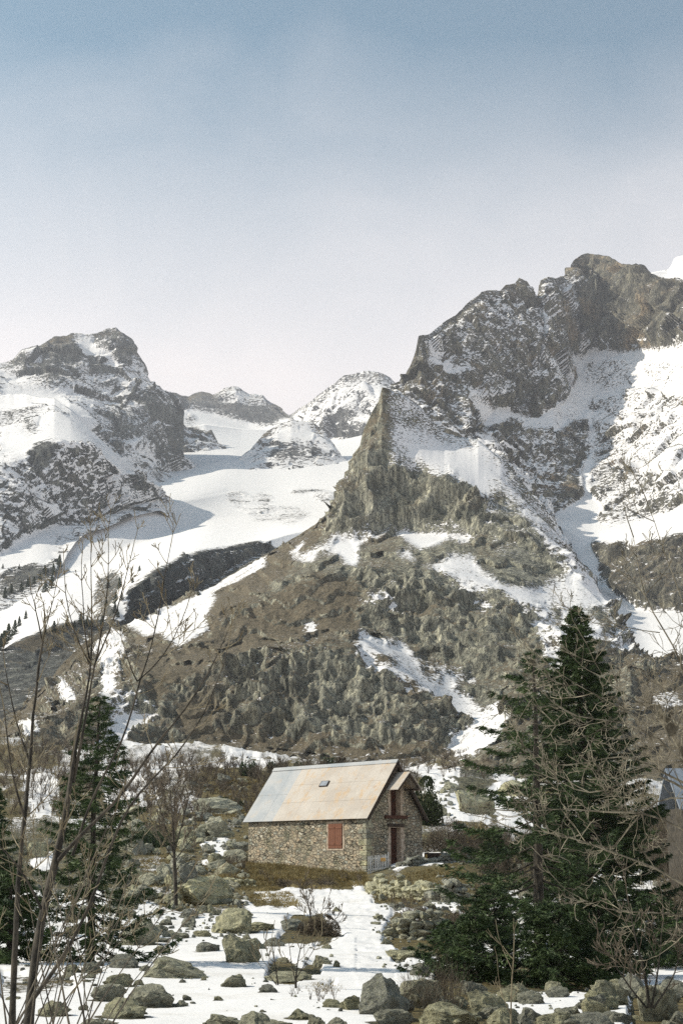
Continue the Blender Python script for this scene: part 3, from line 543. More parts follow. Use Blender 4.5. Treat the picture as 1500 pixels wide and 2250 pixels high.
mountain('mountain', [
  [(X0,1420,700),(0,1350,760),(50,1335,790),(100,1305,820),(135,1250,920),(165,1180,1030),(212,1168,1050),(300,1132,1120),(366,1118,1180),(420,1155,1180)],
  [(X0,1260,860),(0,1225,960),(60,1190,1010),(95,1165,1050),(150,1152,1085),(210,1147,1100),(300,1110,1175),(366,1099,1240),(420,1145,1250)],
  [(X0,1000,1060),(0,1020,1070),(66,1000,1085),(120,978,1110),(180,980,1125),(222,998,1135),(252,1022,1150),(300,1058,1195),(366,1096,1260),(420,1140,1270)],
  [(X0,880,1320),(0,868,1340),(60,866,1330),(120,876,1290),(156,902,1260),(198,944,1225),(240,984,1200),(288,1022,1205),(336,1064,1250),(370,1094,1280),(420,1138,1280)]],
  X0, 420, 2.3, 2.3, 15, 120, 29, COV_L, 0.6, 0, M['left'], 'snowy shoulder above a shaded rock cliff left of the glacier', 'mountain', crestj=4, vstretch=0.6, snowk=0.97, terr=0.1, dref=1250)
mountain('mountain', [
  [(860,1050,900),(1050,1060,850),(1200,1230,760),(1320,1400,600),(1420,1560,430),(1500,1560,400),(X1,1560,400)],
  [(860,1000,1000),(1050,990,1010),(1200,1160,930),(1320,1292,800),(1400,1345,760),(1500,1350,740),(X1,1350,740)],
  [(860,980,1020),(1050,982,1030),(1200,1140,960),(1310,1200,880),(1400,1196,800),(1500,1180,780),(X1,1170,780)],
  [(860,960,1050),(1050,975,1050),(1212,1130,1000),(1300,1130,1000),(1400,1138,960),(1500,1118,900),(X1,1110,780)],
  [(860,900,1080),(925,893,1090),(990,950,1080),(1060,967,1070),(1064,910,1180),(1100,888,1200),(1150,914,1190),(1200,908,1200),(1225,895,1210),(1258,842,1260),(1266,770,1420),(1400,762,1330),(1500,747,1240),(X1,740,1080)],
  [(860,850,1120),(884,840,1130),(890,825,1130),(903,800,1130),(915,770,1140),(922,740,1150),(940,735,1180),(970,712,1230),(1000,692,1250),(1030,665,1270),(1060,645,1290),(1080,637,1300),(1100,640,1300),(1112,630,1310),(1132,625,1320),(1138,612,1320),(1157,617,1320),(1165,635,1330),(1178,650,1340),(1184,615,1350),(1200,608,1370),(1215,611,1390),(1230,606,1420),(1242,602,1470),(1250,585,1500),(1270,565,1530),(1290,557,1530),(1340,565,1480),(1365,577,1450),(1395,580,1420),(1430,595,1390),(1460,612,1360),(1500,617,1320),(X1,650,1180)]],
  860, X1, 2.3, 2.3, 18, 140, 37, COV_R, 0.5, 0, M['massif'], 'towering dark rock cliffs above steep snow at the right', 'mountain', crestj=6, vstretch=0.5, terr=0.12, ribs=0.35, dref=1150)
mountain('hill', [
  [(X0,1760,190),(0,1760,200),(300,1720,235),(500,1690,245),(700,1705,240),(900,1725,235),(1000,1700,235),(1100,1720,215),(1500,1750,190),(X1,1760,190)],
  [(X0,1720,240),(0,1710,260),(300,1645,300),(500,1635,308),(700,1658,300),(930,1692,285),(1000,1640,298),(1060,1590,305),(1100,1570,300),(1250,1600,275),(1500,1600,270),(X1,1600,270)],
  [(X0,1660,280),(0,1650,290),(300,1490,330),(500,1450,333),(700,1420,328),(790,1402,330),(900,1490,318),(1000,1560,314),(1060,1572,315),(1200,1540,300),(1390,1530,296),(X1,1560,290)],
  [(X0,1650,300),(0,1630,310),(300,1460,360),(500,1420,366),(700,1385,366),(790,1385,366),(880,1412,364),(960,1452,356),(1050,1492,346),(1120,1500,338),(1200,1490,330),(1390,1480,318),(X1,1500,310)],
  [(X0,1640,330),(0,1615,345),(300,1420,385),(500,1340,392),(700,1260,390),(800,1250,392),(900,1250,392),(1000,1262,388),(1080,1292,380),(1150,1322,372),(1200,1370,360),(1300,1410,342),(1390,1450,330),(X1,1470,330)],
  [(X0,1630,360),(0,1606,375),(273,1392,440),(500,1292,456),(600,1242,462),(700,1188,470),(800,1192,470),(870,1168,474),(1000,1182,466),(1100,1192,452),(1200,1252,432),(1290,1292,410),(1350,1370,380),(1400,1445,350),(X1,1460,345)],
  [(X0,1625,375),(0,1603,390),(273,1376,462),(500,1275,482),(600,1215,490),(700,1160,494),(760,1080,494),(800,1000,494),(850,1010,488),(900,1035,486),(1000,1045,484),(1060,1100,474),(1150,1150,462),(1240,1215,446),(1310,1300,418),(1350,1340,396),(1400,1444,362),(X1,1450,355)],
  [(X0,1720,390),(-60,1660,397),(0,1600,400),(67,1533,419),(110,1493,432),(133,1463,438),(180,1417,452),(213,1393,462),(273,1373,480),(317,1360,484),(360,1350,489),(400,1330,493),(460,1295,500),(500,1265,502),(560,1232,505),(600,1208,508),(660,1173,511),(690,1153,512),(710,1138,512),(735,1108,512),(750,1080,512),(760,1050,512),(770,1025,512),(773,1000,512),(790,980,512),(797,945,512),(815,905,517),(830,880,522),(838,850,525),(855,853,525),(875,860,527),(900,875,528),(925,893,530),(950,925,528),(975,948,526),(1000,956,524),(1050,966,520),(1100,1005,510),(1150,1060,500),(1190,1110,491),(1215,1150,485),(1240,1200,480),(1290,1245,460),(1312,1295,440),(1345,1340,420),(1375,1370,401),(1393,1405,390),(1400,1440,386),(1430,1488,370),(1460,1465,370),(1500,1450,372),(X1,1430,380)]],
  X0, X1, 2.0, 2.0, 6.5, 30, 41, COV_S, 0.1, 0.3, M['spur'], 'steep rocky spur ending in a pointed spire behind the cabin', 'rocky hill', crestj=3, vstretch=0.4, terr=0.22, ribs=1.05, fck=0.16, hk=0.4, dref=430)

# ------------------------------------------------------------------ foreground ground
GD = [3.2, 8, 14, 20, 30, 45, 58, 66, 70, 74, 80, 95, 120, 170, 240, 300]
GP = {  # pixel height of the ground at each distance
 -300: [None, None, 2255, 2160, 2085, 2005, 1955, 1930, 1918, 1905, 1890, 1850, 1800, 1735, 1680, 1600],
 250:  [None, None, 2262, 2172, 2090, 2010, 1962, 1936, 1922, 1908, 1890, 1850, 1795, 1735, 1685, 1625],
 480:  [None, None, 2262, 2172, 2088, 2012, 1966, 1942, 1930, 1915, 1895, 1850, 1790, 1730, 1690, 1645],
 640:  [None, None, 2262, 2172, 2088, 2014, 1968, 1944, 1926, 1912, 1895, 1850, 1790, 1730, 1690, 1668],
 790:  [None, None, 2265, 2176, 2092, 2016, 1968, 1944, 1932, 1918, 1898, 1850, 1790, 1735, 1700, 1685],
 850:  [None, None, 2265, 2178, 2095, 2018, 1966, 1930, 1909, 1898, 1892, 1850, 1790, 1735, 1705, 1690],
 1000: [None, None, 2265, 2182, 2100, 2020, 1960, 1915, 1900, 1890, 1878, 1840, 1785, 1735, 1695, 1650],
 1250: [None, None, 2268, 2192, 2120, 2035, 1972, 1940, 1925, 1912, 1900, 1865, 1810, 1750, 1700, 1650],
 1500: [None, None, 2265, 2185, 2115, 2030, 1970, 1940, 1925, 1912, 1898, 1862, 1810, 1760, 1720, 1700],
 1800: [None, None, 2262, 2180, 2110, 2025, 1965, 1940, 1925, 1910, 1895, 1860, 1810, 1760, 1720, 1700]}
gcols = np.arange(-300, 1801, 2.7); grows = np.geomspace(3.2, 298, 620)
kx = sorted(GP); Z = np.zeros((len(GD), len(kx)))
for j, x in enumerate(kx):
    for i, (d, y) in enumerate(zip(GD, GP[x])):
        Z[i, j] = -1.68 if y is None else unproj(750, y, d)[2]
Zc = np.array([np.interp(gcols, kx, Z[i]) for i in range(len(GD))])
Zg = np.array([np.interp(np.log(grows), np.log(GD), Zc[:, j]) for j in range(len(gcols))]).T
Zg = box(Zg[:, :, None], 7)[:, :, 0]
Ug = (gcols - 750) / F / CP        # x/y of each column
GPt = np.stack([Ug[None] * grows[:, None], np.broadcast_to(grows[:, None], Zg.shape), Zg], -1)
gX, gY = proj(GPt)
gs, gg = cover(gX, gY, GROUND_COV, 0.5, 0.4, 26, np.stack([Ug[None] * 60 + 0 * Zg, np.log(grows)[:, None] * 9 + 0 * Zg, 0 * Zg], -1), 1.0)
near = grows[:, None] < 12
gs = box(gs[:, :, None], 2)[:, :, 0]; gg = box(gg[:, :, None], 3)[:, :, 0]
snw = np.clip((gs - 0.6) / 0.3, 0, 1); sc_ = np.clip(grows / 60, 0.3, 2.5)[:, None]
bumpy = fbm(GPt * np.array([1, 1, 0]) / 1.1, 5, 301, 0.55); soft = fbm(GPt * np.array([1, 1, 0]) / 4.5, 4, 302, 0.45); foot = fbm(GPt * np.array([1, 1, 0]) / 0.33, 2, 303)
path = inpoly(gX, gY, [(640,1950),(820,1950),(850,1990),(860,2080),(870,2160),(780,2160),(780,2060),(720,2000)])
dz_ = soft * 0.22 * sc_ + (1 - snw) * bumpy * 0.14 * sc_ + snw * bumpy * 0.05 * sc_ + snw * 0.07 - path * np.clip(foot, 0, 1) * 0.07
yard = np.clip(1 - np.hypot(GPt[..., 0] - 0.5, GPt[..., 1] - 75) / 9, 0, 1)
dz_ = dz_ * (1 - 0.6 * yard)
far = np.clip((grows[:, None] - 90) / 60, 0, 1); dz_ = dz_ + far * fbm(GPt / 26, 6, 305, 0.6) * 3.2
GPt[..., 2] += dz_
gn = normals(GPt)[..., 2]; grel = gn - box(gn[:, :, None], 10)[:, :, 0]
gsn = gs + 0.5 * grel * (1 - np.abs(gs - 0.5)) + fbm(GPt * np.array([1, .4, 1]) / 1.3, 5, 311) * 0.15 * (gs < 0.9)
ggn = gg + fbm(GPt / 2.0, 4, 312) * 0.25
ground_obj = grid_mesh('ground', GPt, np.stack([gsn, ggn, gs], -1), M['ground'], 'snow patched stony ground with dry grass around the cabin', 'ground')
def gidx(x, y):
    c = np.interp((x / y) * CP * F + 750, gcols, np.arange(len(gcols))); r = np.interp(np.log(y), np.log(grows), np.arange(len(grows)))
    return r, c
def gz(x, y):
    r, c = gidx(x, y); r0, c0 = min(int(r), len(grows) - 2), min(int(c), len(gcols) - 2); fr, fc = r - r0, c - c0; z = GPt[..., 2]
    return float((z[r0, c0] * (1 - fc) + z[r0, c0 + 1] * fc) * (1 - fr) + (z[r0 + 1, c0] * (1 - fc) + z[r0 + 1, c0 + 1] * fc) * fr)
gPX, gPY = proj(GPt)
def ground_at(px, py):
    """first ground point met along the line of sight"""
    c = int(round(np.clip((px - gcols[0]) / 2.7, 0, len(gcols) - 1))); col = gPY[:, c]
    k = np.where(col <= py)[0]; i = int(k[0]) if len(k) else len(grows) - 1
    y = float(grows[i]); P = unproj(px, py, y); x = float(P[0]); return x, y, gz(x, y)
hz = MB(); hz.box(-2600, -60, -12, 2600, 6500, 1750); ho = hz.build('haze', None)
hm = bpy.data.materials.new('haze'); hm.use_nodes = True; hn = hm.node_tree; hn.nodes.clear(); ov = hn.nodes.new('ShaderNodeOutputMaterial'); pv = hn.nodes.new('ShaderNodeVolumePrincipled')
pv.inputs['Color'].default_value = (0.86, 0.90, 1.0, 1); pv.inputs['Density'].default_value = 0.00011; pv.inputs['Anisotropy'].default_value = 0.2
L(hn, pv.outputs[0], ov.inputs['Volume']); ho.data.materials.append(hm); tag(ho, 'thin pale mountain haze filling the valley', 'haze', kind='stuff')
#@@OBJECTS
# ------------------------------------------------------------------ stone cabin
TH = R(47.7); ZB = 1.0
def at_local(root, n=None): return root
cabin = empty('stone_cabin', (1.265, 72.0, -ZB), -TH)
tag(cabin, 'small rubble stone cabin with a steep rust streaked metal roof', 'cabin')
def z_(z): return z + ZB
def pent(y0, y1, zb, zw, yr, zr, x0, x1):
    return [(x1, y0, zb), (x1, y1, zb), (x1, y1, zw), (x1, yr, zr), (x1, y0, zw)], (x0 - x1, 0, 0)
wb = MB(); wb.prism(*pent(0.2, 4.15, z_(-2.0), z_(2.14), 2.175, z_(4.77), -9.6, -0.28)); wall = wb.build('wall', M['wall'], cabin)
def cut(target, *boxes):
    mod = []
    for bx in boxes:
        c = MB().box(*bx).build('cutter', None); m_ = target.modifiers.new('cut', 'BOOLEAN'); m_.operation = 'DIFFERENCE'; m_.solver = 'EXACT'; m_.object = c; c.parent = target.parent; mod.append(c)
    dg = bpy.context.evaluated_depsgraph_get(); me = bpy.data.meshes.new_from_object(target.evaluated_get(dg)); target.modifiers.clear(); target.data = me
    for c in mod: bpy.data.objects.remove(c)
cut(wall, (-0.66, 1.87, z_(2.2), 0.1, 2.62, z_(3.72)), (-0.68, 1.85, z_(-0.35), 0.1, 2.64, z_(1.62)))
# reveals of plaster round both gable openings (each a frame lining the recess)
def reveal(name, y0, y1, z0, z1, ring=0.2):
    m = MB(); xb, xf = -0.64, -0.262
    m.box(xb, y0, z0, xf, y0 + .03, z1); m.box(xb, y1 - .03, z0, xf, y1, z1); m.box(xb, y0 + .03, z1 - .03, xf, y1 - .03, z1)
    rr = random.Random(3)
    for sgn, ye in ((-1, y0), (1, y1)):
        n = 7
        for i in range(n):
            w_ = ring * rr.uniform(.45, 1.1); za, zb = z0 + (z1 - z0) * i / n, z0 + (z1 - z0) * (i + 1) / n
            m.box(-0.279, min(ye, ye + sgn * w_), za, xf - .002, max(ye, ye + sgn * w_), zb - .002)
    m.build(name, M['plaster'], cabin)
reveal('plaster_surround', 1.87, 2.62, z_(2.2), z_(3.72)); reveal('plaster_surround', 1.85, 2.64, z_(-0.35), z_(1.62), 0.24)
def plank_door(name, y0, y1, z0, z1, x=-0.60):
    m = MB(); n = 5
    for i in range(n):
        a = y0 + (y1 - y0) * i / n; m.box(x - .04, a + .006, z0, x, a + (y1 - y0) / n - .006, z1)
    for zz in (z0 + .2 * (z1 - z0), z0 + .8 * (z1 - z0)): m.box(x, y0 + .03, zz, x + .025, y1 - .03, zz + .1)
    d = m.build(name, M['wood_door'], cabin)
    MB().box(x + .0, y1 - .2, (z0 + z1) / 2 - .08, x + .05, y1 - .16, (z0 + z1) / 2 + .08).build('handle', M['wood_dark'], d)
plank_door('door', 1.885, 2.605, z_(-0.35), z_(1.585)); plank_door('loft_door', 1.905, 2.585, z_(2.2), z_(3.685))
MB().box(-0.30, 1.68, z_(1.625), -0.20, 2.80, z_(1.79)).build('lintel', M['wood_dark'], cabin, bevel=.01)
MB().box(-0.30, 1.45, z_(2.03), -0.12, 2.98, z_(2.195)).build('sill', M['wood_door'], cabin, bevel=.01)
rr = random.Random(31); zz = z_(-1.5); k = 0
while zz < z_(1.95):                                  # long and short cornerstones at the near corner
    h_ = rr.uniform(.20, .34); lx, ly = ((.55, .30) if k % 2 else (.30, .50)); lx *= rr.uniform(.8, 1.15); ly *= rr.uniform(.8, 1.15)
    MB().box(-0.28 - lx, .2 - .022, zz, -0.28 + .022, .2 + ly, zz + h_ - .025, .008, rr).build('cornerstone', M['rock'], cabin, bevel=.02); zz += h_; k += 1
# window with closed shutters on the long wall
wx0, wx1, wz0, wz1 = -3.08, -2.02, z_(0.56), z_(1.80)
m = MB(); rr = random.Random(5)
for i in range(6):
    za, zb = wz0 + (wz1 - wz0) * i / 6, wz0 + (wz1 - wz0) * (i + 1) / 6
    m.box(wx0 - rr.uniform(.06, .16), .182, za, wx0, .21, zb - .002); m.box(wx1, .182, za, wx1 + rr.uniform(.06, .18), .21, zb - .002)
m.box(wx0 - .1, .180, wz1, wx1 + .1, .21, wz1 + .1); m.box(wx0 - .1, .168, wz0 - .09, wx1 + .1, .21, wz0)
win = m.build('window', M['plaster'], cabin)
for a, b2 in ((wx0 + .01, (wx0 + wx1) / 2 - .008), ((wx0 + wx1) / 2 + .008, wx1 - .01)):
    m = MB(); n = 4
    for i in range(n):
        p = a + (b2 - a) * i / n; m.box(p + .005, .150, wz0 + .01, p + (b2 - a) / n - .005, .185, wz1 - .01)
    for f_ in (.15, .8): m.box(a + .02, .132, wz0 + f_ * (wz1 - wz0), b2 - .02, .150, wz0 + f_ * (wz1 - wz0) + .08)
    m.build('shutter', M['wood_red'], win)
# roof: sheets of metal, overlapping courses; the far quarter is grey
def slab(x0, x1, t0, t1, off, th=.035, side=0):
    """strip of roof from slope fraction t0 (eave) to t1 (ridge)"""
    def p(x, t, o):
        y = 2.175 * t if side == 0 else 4.35 - 2.175 * t; z = z_(2.0 + 2.9 * t); ny = -0.8 if side == 0 else 0.8
        return (x, y + ny * o, z + 0.6 * o)
    return [p(x0, t0, off), p(x1, t0, off), p(x1, t1, off), p(x0, t1, off)], [p(x0, t0, off + th), p(x1, t0, off + th), p(x1, t1, off + th), p(x0, t1, off + th)]
def roofpart(name, x0, x1, mat, n, seed, base=0.0, courses=((0, .335), (.33, .665), (.66, 1.0))):
    rr = random.Random(seed); m = MB()
    for side in (0, 1):
        for ci, (t0, t1) in enumerate(courses):
            for i in range(n):
                a = x0 + (x1 - x0) * i / n; b2 = x0 + (x1 - x0) * (i + 1) / n
                lo, hi = slab(a, b2 - .001, t0, t1, base + .008 * ci + rr.uniform(0, .002) + (.003 if i % 2 else 0), .012, side)
                m.add(lo + hi, [(3, 2, 1, 0), (4, 5, 6, 7), (0, 1, 5, 4), (1, 2, 6, 5), (2, 3, 7, 6), (3, 0, 4, 7)])
    return m.build(name, mat, cabin)
deck = MB()
for side in (0, 1):
    lo, hi = slab(-9.85, -0.02, 0.005, 1.0, -.055, .05, side); deck.add(lo + hi, [(3, 2, 1, 0), (4, 5, 6, 7), (0, 1, 5, 4), (1, 2, 6, 5), (2, 3, 7, 6), (3, 0, 4, 7)])
dk = deck.build('roof', M['wood_dark'], cabin)
ra = roofpart('rusty_sheeting', -7.35, 0.0, M['roof_rust'], 9, 7, .0); rb = roofpart('grey_sheeting', -9.87, -7.35, M['roof_grey'], 3, 8, -.004, ((0, .50), (.495, .985)))
for q in (ra, rb): q.parent = dk
tag(ra, 'pale rust streaked roof sheets'); tag(rb, 'grey blue newer roof sheets')
rc = MB()
for sgn in (-1, 1): rc.prism([(-9.88, 2.175, z_(4.985)), (-9.88, 2.175 + sgn * .13, z_(4.81)), (-9.88, 2.175 + sgn * .13, z_(4.83)), (-9.88, 2.175, z_(5.005))], (9.9, 0, 0))
rc.build('ridge_cap', M['roof_grey'], dk)
lo, hi = slab(-5.05, -4.42, .60, .70, .03, .05); fr = MB().add(lo + hi, [(3, 2, 1, 0), (4, 5, 6, 7), (0, 1, 5, 4), (1, 2, 6, 5), (2, 3, 7, 6), (3, 0, 4, 7)]).build('skylight', M['wood_dark'], dk)
lo, hi = slab(-5.0, -4.47, .608, .692, .075, .012); MB().add(lo + hi, [(3, 2, 1, 0), (4, 5, 6, 7), (0, 1, 5, 4), (1, 2, 6, 5), (2, 3, 7, 6), (3, 0, 4, 7)]).build('pane', M['bluesheet'], fr)
bb = MB()
for side in (0, 1):
    lo, hi = slab(-0.03, 0.02, 0.0, 1.0, -.17, .15, side); bb.add(lo + hi, [(3, 2, 1, 0), (4, 5, 6, 7), (0, 1, 5, 4), (1, 2, 6, 5), (2, 3, 7, 6), (3, 0, 4, 7)])
bb.build('bargeboard', M['wood_dark'], dk)
# hood over the loft door
hd_ = MB(); yr = 2.24
for sgn, nm in ((-1, 0), (1, 1)):
    hd_.prism([(-0.28, yr, z_(4.30)), (-0.28, yr + sgn * .86, z_(3.42)), (-0.28, yr + sgn * .86, z_(3.46)), (-0.28, yr, z_(4.34))], (1.08, 0, 0))
hood = hd_.build('hood', M['roof_rust'], cabin)
hw = MB(); hw.prism([(0.70, yr, z_(4.24)), (0.70, yr - .72, z_(3.50)), (0.70, yr - .62, z_(3.50)), (0.70, yr, z_(4.12)), (0.70, yr + .62, z_(3.50)), (0.70, yr + .72, z_(3.50))], (.05, 0, 0))
hw.box(-0.27, yr - .03, z_(4.08), .72, yr + .03, z_(4.16))
for sgn in (-1, 1): hw.box(-0.27, yr + sgn * .64 - .04, z_(3.44), .70, yr + sgn * .64 + .04, z_(3.52))
hw.build('hood_frame', M['wood_dark'], hood)

# ------------------------------------------------------------------ picket gate, bench, far shed
def line_pts(a, b, D0, D1, n):
    return [unproj(a[0] + (b[0] - a[0]) * i / (n - 1), a[1] + (b[1] - a[1]) * i / (n - 1), D0 + (D1 - D0) * i / (n - 1)) for i in range(n)]
A = line_pts((808, 1929), (853, 1910), 71.2, 71.9, 13); base = Vector(A[0])
fe = empty('picket_gate', base); tag(fe, 'low weathered white picket gate beside the near corner of the cabin', 'gate'); rr = random.Random(2)
dirv = Vector(A[-1]) - base; dirv.z = 0; dirv.normalize()
for i, p in enumerate(A):
    q = Vector(p) - base; t = rr.uniform(-.03, .03); last = i == len(A) - 1
    top = base.z * 0 + (1.05 if not last else 1.15) + q.z * 0.25; w_ = .028
    m = MB(); a0 = q - dirv * w_; a1 = q + dirv * w_; zb = q.z - .15
    m.prism([(a0.x, a0.y, zb), (a1.x, a1.y, zb), (a1.x + t, a1.y, top - .06), (q.x + t, q.y, top), (a0.x + t, a0.y, top - .06)], (0, .025, 0)); m.build('picket', M['wood_grey'], fe)
for zz in (.35, .85):
    m = MB(); e = Vector(A[-1]) - base; m.prism([(0, .03, zz), (e.x, e.y + .03, zz + e.z * .25), (e.x, e.y + .03, zz + e.z * .25 + .06), (0, .03, zz + .06)], (0, .03, 0)); m.build('rail', M['wood_grey'], fe)
s0 = Vector(A[8]) - base; MB().box(s0.x - .04, s0.y - .05, .78, s0.x + .20, s0.y - .03, .95).build('sign_board', M['sign'], fe)
gx, gy, gz0 = ground_at(948, 1884); be = empty('bench', (gx, 77.5, -0.05)); tag(be, 'dark wooden bench with yellow posts right of the cabin', 'bench')
MB().box(-.46, -.02, .02, .46, .03, .42).build('backrest', M['wood_dark'], be); MB().box(-.46, .03, .20, .46, .36, .25).build('seat', M['wood_dark'], be)
for x in (-.43, .33): MB().prism([(x, -.06, -.3), (x + .1, -.06, -.3), (x + .13, -.06, .34), (x + .03, -.06, .34)], (0, .038, 0)).build('leg', M['wood_yellow'], be)
sx = unproj(1491, 1800, 58)[0]; sh = empty('shed', (float(sx), 58, gz(float(sx), 58) - .1)); tag(sh, 'dark shed with blue grey roof at the far right edge', 'shed')
zr0 = unproj(1476, 1772, 58)[2] - sh.location.z; zr1 = unproj(1500, 1688, 60)[2] - sh.location.z
MB().prism([(0.15, 0, -.5), (6, 0, -.5), (6, 0, zr0 - .05), (0.15, 0, zr0 - .05)], (0, 3, 0)).build('wall', M['darkbark'], sh)
MB().prism([(0, -.3, zr0 - .1), (0, 2, zr1), (0, 4.2, zr0 - .1), (0, 4.1, zr0 - .15), (0, 2, zr1 - .08), (0, -.2, zr0 - .15)], (6.3, 0, 0)).build('roof', M['bluesheet'], sh)
px_, py_, D_ = 1342, 1862, 52; p = unproj(px_, py_, D_); po = MB().box(-.06, -.06, 0, .06, .06, .62, .01).build('wooden_post', M['palebark']); po.location = p - np.array([0, 0, .12]); tag(po, 'short pale wooden post standing in the brown thicket at the right', 'post')
po.location.z = gz(float(p[0]), D_) - .05

# ------------------------------------------------------------------ rocks
import bmesh
def rock_mesh(seed, sub=4, flat=0.75):
    bm = bmesh.new(); bmesh.ops.create_icosphere(bm, subdivisions=sub, radius=1); V = np.array([v.co[:] for v in bm.verts]); rg = np.random.default_rng(seed)
    for i in range(20):
        n = rg.normal(size=3); n /= np.linalg.norm(n); d = rg.uniform(.42, .86); s = V @ n; V -= np.outer(np.maximum(s - d, 0), n) * 0.96
    V = V / np.abs(V).max(0); rad = 1 + 0.17 * fbm(V * 2.0, 6, seed, 0.62, ridged=True)[:, None] + 0.035 * fbm(V * 7, 4, seed + 3)[:, None] + .11 * facets(V * 2.4, seed)[:, None]
    V = V * rad
    for v, c in zip(bm.verts, V): v.co = c
    me = bpy.data.meshes.new('boulder'); bm.to_mesh(me); bm.free(); me.materials.append(M['rock'])
    for p in me.polygons: p.use_smooth = False
    return me
RM = [rock_mesh(400 + i) for i in range(12)]
def boulder(px, py, w_, h_, label, k, group=None, rz=None, name='boulder', tilt=.15):
    x, y, z = ground_at(px, py); rr = random.Random(int(px * 7 + py)); sx = w_ * y / F / 2; sz = h_ * y / F * .62; sy = sx * rr.uniform(.75, 1.05)
    y2 = y + sy * .75; x2 = x * y2 / y
    o = bpy.data.objects.new(name, RM[k % 12]); C.objects.link(o); o.location = (x2, y2, gz(x2, y2) + sz * .30 - .02); o.scale = (sx * 1.05, sy, sz)
    o.rotation_euler = (rr.uniform(-tilt, tilt), rr.uniform(-tilt, tilt), rr.uniform(-.5, .5) if rz is None else rz)
    tag(o, label, 'boulder', group or 'boulders lying on the slope'); return o
